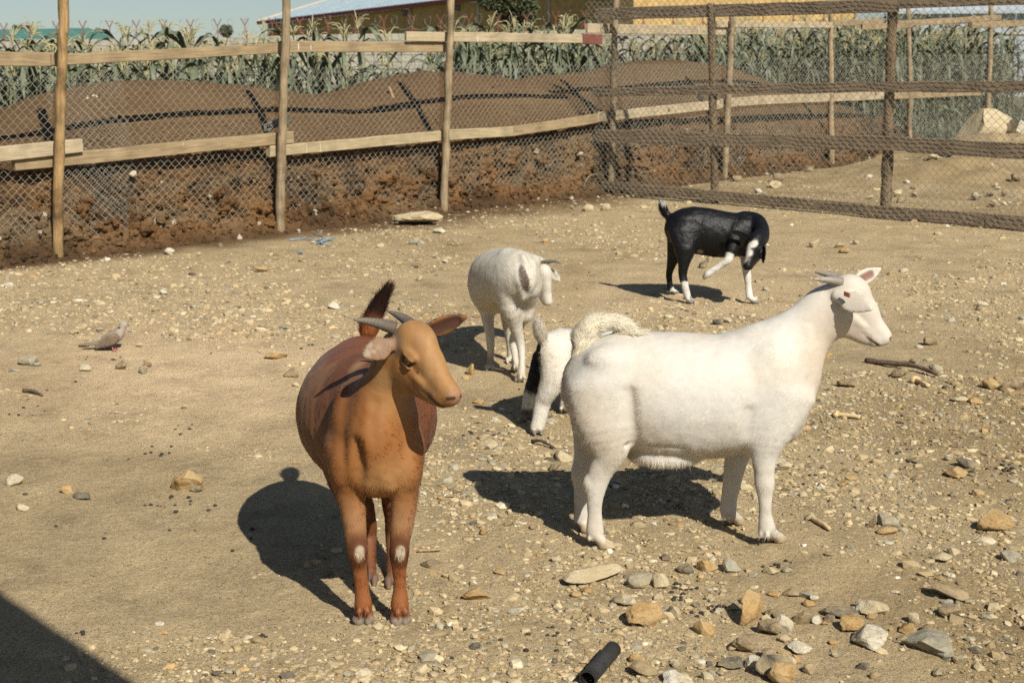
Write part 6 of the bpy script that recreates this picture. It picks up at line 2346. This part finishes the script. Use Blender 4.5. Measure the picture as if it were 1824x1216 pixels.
# ------------------------------------------------------------------ the black goat lifting a front leg
def black_goat():
    Y0 = Yg(538)
    s = pxm(P(1270, 450, Y0))

    def W(u, v, dy, w, h):
        return (P(u, v, Y0 + 0.12 + dy), w, h / s)
    lo, hi = P(1165, 350, Y0), P(1390, 350, Y0)
    B = Body([lo[0], Y0 - 0.30, -0.006], [hi[0], Y0 + 0.48, 0.68], 0.0050)
    B.tube([W(1197, 398, 0, 0.04, 18), W(1208, 403, 0, 0.075, 31), W(1228, 408, 0, 0.095, 41), W(1255, 412, 0, 0.110, 43), W(1285, 417, 0, 0.115, 42), W(1312, 418, 0, 0.105, 39), W(1335, 416, 0, 0.080, 33), W(1346, 416, 0, 0.05, 24)], k=0.02)
    B.tube([W(1328, 404, 0, 0.070, 28), W(1347, 404, -0.04, 0.058, 24), W(1356, 418, -0.13, 0.050, 20), W(1350, 428, -0.22, 0.045, 17)], k=0.035)
    for sg in (-1, 1):
        B.ell(P(1222, 392, Y0 + 0.12 + sg * 0.06), (0.055, 0.03, 0.03), k=0.04)
        B.ell(P(1325, 420, Y0 + 0.12 + sg * 0.07), (0.04, 0.03, 0.10), k=0.04)
    UP = (1, 0, 0)
    A = lambda u, v, dy, w, h: (P(u, v, Y0 + dy), w, h / s)
    limb(B, [A(1218, 412, 0.05, 0.05, 27), A(1220, 445, 0.02, 0.045, 19), A(1218, 468, 0.01, 0.030, 11), A(1216, 488, 0.01, 0.022, 7.5), A(1219, 505, 0.0, 0.018, 6.5), A(1224, 526, 0.0, 0.018, 6.5)], UP, 0.025)
    hoof(B, P(1225, 528, Y0), G(1231, 539), 1, 0.019)
    Y2 = Yg(523)
    A2 = lambda u, v, dy, w, h: (P(u, v, Y2 + dy), w, h / s)
    limb(B, [A2(1210, 412, -0.05, 0.05, 24), A2(1204, 445, -0.04, 0.042, 16), A2(1196, 472, -0.02, 0.028, 8.5), A2(1192, 490, 0, 0.02, 6.3), A2(1193, 505, 0, 0.017, 5.5), A2(1195, 514, 0, 0.017, 6)], UP, 0.025)
    hoof(B, P(1195, 515, Y2), G(1202, 522), 1, 0.018)
    limb(B, [A(1316, 415, 0.04, 0.045, 20), A(1306, 438, 0.0, 0.038, 12.5), A(1299, 456, -0.02, 0.028, 8), A(1297, 463, -0.03, 0.024, 7.5), A(1284, 472, -0.03, 0.018, 5.6), A(1268, 483, -0.03, 0.018, 5.8), A(1261, 488, -0.03, 0.019, 6.5)], (0.5, 0, -0.85), 0.022)
    pa_, pt_ = P(1262, 487, Y0 - 0.03), P(1254, 494, Y0 - 0.03)
    for sg in (-1, 1):
        B.tube([(pa_ + EY * sg * 0.006, 0.013, 0.016), (pt_ + EY * sg * 0.010, 0.009, 0.013)], (0.5, 0, -0.85), k=0.006)
    limb(B, [A(1328, 418, 0.16, 0.045, 20), A(1328, 445, 0.10, 0.036, 12), A(1328, 468, 0.05, 0.028, 8.5), A(1331, 490, 0.03, 0.0235, 7.5), A(1333, 508, 0.02, 0.018, 6), A(1335, 528, 0.0, 0.018, 6.5)], UP, 0.025)
    hoof(B, P(1336, 529, Y0), G(1346, 539), 1, 0.019)
    T = HeadFrame(P(1350, 420, Y0 - 0.09), (-0.40, -0.66, -0.64), roll=-0.1, scale=0.95)
    head(B, T)
    ear(B, T(0.02, 0.042, -0.02), (-0.05, -0.35, -0.90), (-0.8, -0.5, 0.1), 0.13, 0.024, thick=0.007)
    ear(B, T(0.02, -0.040, -0.015), (-0.85, -0.05, 0.40), (0, -1, -0.3), 0.13, 0.022, thick=0.007)
    tl = [W(1197, 392, 0, 0.018, 8), W(1189, 384, 0, 0.018, 7.5), W(1183, 374, 0, 0.016, 6.5), W(1181, 364, 0, 0.008, 4)]
    B.tube(tl, UP, k=0.012)
    tp = [t[0] for t in tl]
    B.cut_floor(0.001)

    def colour(V, N):
        c = np.tile(np.array([0.0045, 0.0045, 0.0048]), (len(V), 1))
        c = lerp(c, np.clip(fbm(V * 5, 3, 45), 0, 0.5), (0.007, 0.0065, 0.006))
        wh = (0.50, 0.475, 0.42)
        z = V[:, 2]
        x = V[:, 0]
        # white front legs, white hind sock, pale hooves
        d = np.min([dseg(V, P(1298, 459, Y0 - 0.03), P(1296, 466, Y0 - 0.03)), dseg(V, P(1296, 466, Y0 - 0.03), P(1258, 490, Y0 - 0.03))], 0)
        c = lerp(c, soft(d, 0.036, 0.2), wh)
        d = np.min([dseg(V, P(1328, 466, Y0 + 0.05), P(1333, 505, Y0 + 0.02)), dseg(V, P(1333, 505, Y0 + 0.02), P(1344, 538, Y0))], 0)
        c = lerp(c, soft(d, 0.052, 0.25) * (z < P(1328, 457, Y0 + 0.05)[2]), wh)
        d = dseg(V, P(1220, 508, Y0), P(1228, 532, Y0))
        c = lerp(c, soft(d, 0.034, 0.2) * (z < P(1219, 500, Y0)[2]), wh)
        c = lerp(c, soft(np.linalg.norm(V - P(1227, 533, Y0), axis=1), 0.024, 0.5) * (N[:, 1] < 0.4), (0.02, 0.02, 0.02))
        c = lerp(c, soft(np.linalg.norm(V - P(1201, 519, Y2), axis=1), 0.033, 0.3), wh)
        # white blaze and muzzle, pale brisket, tail tip, belly spot
        c = lerp(c, soft(np.linalg.norm(V - T(0.155, -0.012, 0.005), axis=1), 0.030, 0.3), wh)
        c = lerp(c, soft(dseg(V, T(0.13, -0.03, 0.02), T(0.10, 0.018, 0.040)), 0.019, 0.5), wh)
        c = lerp(c, soft(np.linalg.norm(V - T(0.195, -0.022, -0.025), axis=1), 0.034, 0.4) * 0.9, (0.40, 0.34, 0.26))
        c = lerp(c, soft(np.linalg.norm((V - P(1318, 458, Y0 + 0.10)) / np.array([1.6, 1.5, 0.5]), axis=1), 0.028, 0.5) * 0.8, (0.45, 0.38, 0.30))
        c = lerp(c, soft(np.linalg.norm(V - P(1247, 451, Y0 + 0.05), axis=1), 0.022, 0.5) * 0.7, (0.4, 0.33, 0.26))
        c = lerp(c, soft(np.linalg.norm(V - P(1187, 366, Y0 + 0.10), axis=1), 0.026, 0.5), (0.5, 0.47, 0.40))
        c = lerp(c, np.clip((0.022 - z) / 0.008, 0, 1), (0.22, 0.19, 0.15))
        c = lerp(c, soft(np.linalg.norm(V - P(1254, 494, Y0 - 0.03), axis=1), 0.026, 0.3), (0.20, 0.16, 0.11))
        return c
    root, V, F, N, col = finish('goat', 'glossy black goat with white legs lifting one front leg by the mesh fence', B, P(1265, 535, Y0 + 0.1), colour, M_HIDEG, T=T)
    dt = np.min([dseg(V, tp[i], tp[i + 1]) for i in range(len(tp) - 1)], 0)
    wt_ = (dt < 0.024).astype(float) * (V[:, 2] > tp[0][2])
    hz = (V[:, 2] > 0.035).astype(float)
    fur('coat', root, V, F, N, col, 26000, 0.014, 0.0014, body_flow((1, 0), T, 0.28), 0.10, M_HAIRG, 41, weight=hz * (1 - wt_), tint=0.2, jit=0.2)
    fur('tail_hair', root, V, F, N, col, 1500, 0.035, 0.0018, lambda p: np.tile(nrm(tp[-1] - tp[0]), (len(p), 1)), 0.3, M_HAIRG, 42, weight=wt_, jit=0.2, tint=0.2)
    for sg in (-1, 1):
        eye_obj(root, T, sg)


# ------------------------------------------------------------------ the dove
def dove():
    Y0 = Yg(623)
    s = pxm(P(195, 610, Y0))

    def W(u, v, dy, w, h):
        return (P(u, v, Y0 + dy), w, h / s)
    lo, hi = P(140, 565, Y0), P(240, 565, Y0)
    B = Body([lo[0], Y0 - 0.10, -0.004], [hi[0], Y0 + 0.10, 0.20], 0.0022)
    B.tube([W(176, 614, 0, 0.022, 4.5), W(186, 609, 0, 0.036, 9), W(198, 603, 0, 0.040, 12), W(209, 596, 0, 0.034, 11), W(215, 588, 0, 0.023, 8), W(219, 580, 0, 0.017, 6)], k=0.008)
    B.ell(P(220, 577.5, Y0), (0.019, 0.016, 0.0165), k=0.008)
    B.tube([W(226, 578, 0, 0.0055, 1.9), W(229.5, 579.5, 0, 0.003, 1.0)], k=0.004)
    B.tube([W(182, 610, 0, 0.024, 3.5), W(168, 612, 0, 0.022, 2.6), W(150, 613, 0, 0.024, 2.0)], k=0.008)
    B.cut_floor(0.0)

    def colour(V, N):
        c = np.tile(np.array([0.245, 0.195, 0.145]), (len(V), 1))
        u = 912 + FPX * V[:, 0] / (V[:, 1] * cp + (H - V[:, 2]) * sp)
        hd = np.clip((u - 205) / 10, 0, 1)
        c = lerp(c, hd * 0.8, (0.33, 0.285, 0.245))
        c = lerp(c, np.clip((176 - u) / 12, 0, 1) * 0.7, (0.17, 0.14, 0.11))
        c = lerp(c, soft(dseg(V, P(210, 583.5, Y0 - 0.02), P(214, 583, Y0 - 0.025)), 0.0065, 0.4), (0.012, 0.012, 0.012))
        c = lerp(c, soft(np.linalg.norm(V - P(222, 575, Y0 - 0.016), axis=1), 0.003, 0.4), (0.10, 0.02, 0.01))
        c = lerp(c, np.clip((u - 226) / 2, 0, 1), (0.05, 0.05, 0.05))
        return c
    V, F = B.skin(1)
    V, F = keep_largest(V, F)
    N = vnormals(V, F)
    base = P(195, 622, Y0)
    root = thing('dove', 'grey-brown dove with a black neck mark walking on the open ground', 'dove', (base[0], base[1], 0))
    wobj('body', V, F, col_mat('feathers', 0.8, 0.15, 160, 0.25, 300, 0.5, 0.002), root, col=colour(V, N))
    mw = simple_mat('wing_feathers', [(0.3, (0.125, 0.088, 0.055)), (0.7, (0.215, 0.165, 0.115))], 60, 0.8, 0.4, 300)
    for sg in (-1, 1):
        Bw = Body([lo[0], Y0 - 0.10, 0.0], [hi[0], Y0 + 0.10, 0.20], 0.0022)
        Bw.tube([W(209, 598, sg * 0.030, 0.008, 6), W(198, 605, sg * 0.038, 0.009, 9.5), W(185, 612, sg * 0.032, 0.007, 7), W(171, 619, sg * 0.022, 0.005, 3)], k=0.004)
        V, F = Bw.skin(1)
        V, F = keep_largest(V, F)
        wobj('wing', V, F, mw, root)
    ml = simple_mat('pink_skin', [(0.3, (0.38, 0.14, 0.11)), (0.7, (0.48, 0.20, 0.16))], 60, 0.7, 0)
    for u0, u1, dy in ((198, 203, -0.012), (203, 206, 0.014)):
        a, b_ = P(u0, 616, Y0 + dy), G(u1, 624 - dy * 120)
        b_[2] = 0.004
        pr = [tube_m([a + EZ * 0.01, a * 0.5 + b_ * 0.5, b_], [0.0045, 0.0032, 0.0028], 6)]
        for q in (-0.5, 0, 0.5, 3.14):
            pr.append(tube_m([b_, b_ + np.array([math.cos(q), math.sin(q), 0]) * (0.018 if q < 3 else 0.009)], [0.0026, 0.0015], 5))
        V, F = cat_meshes(pr)
        wobj('leg', V, F, ml, root)


white_goat()
brown_goat()
thin_goat()
kid()
black_goat()
dove()
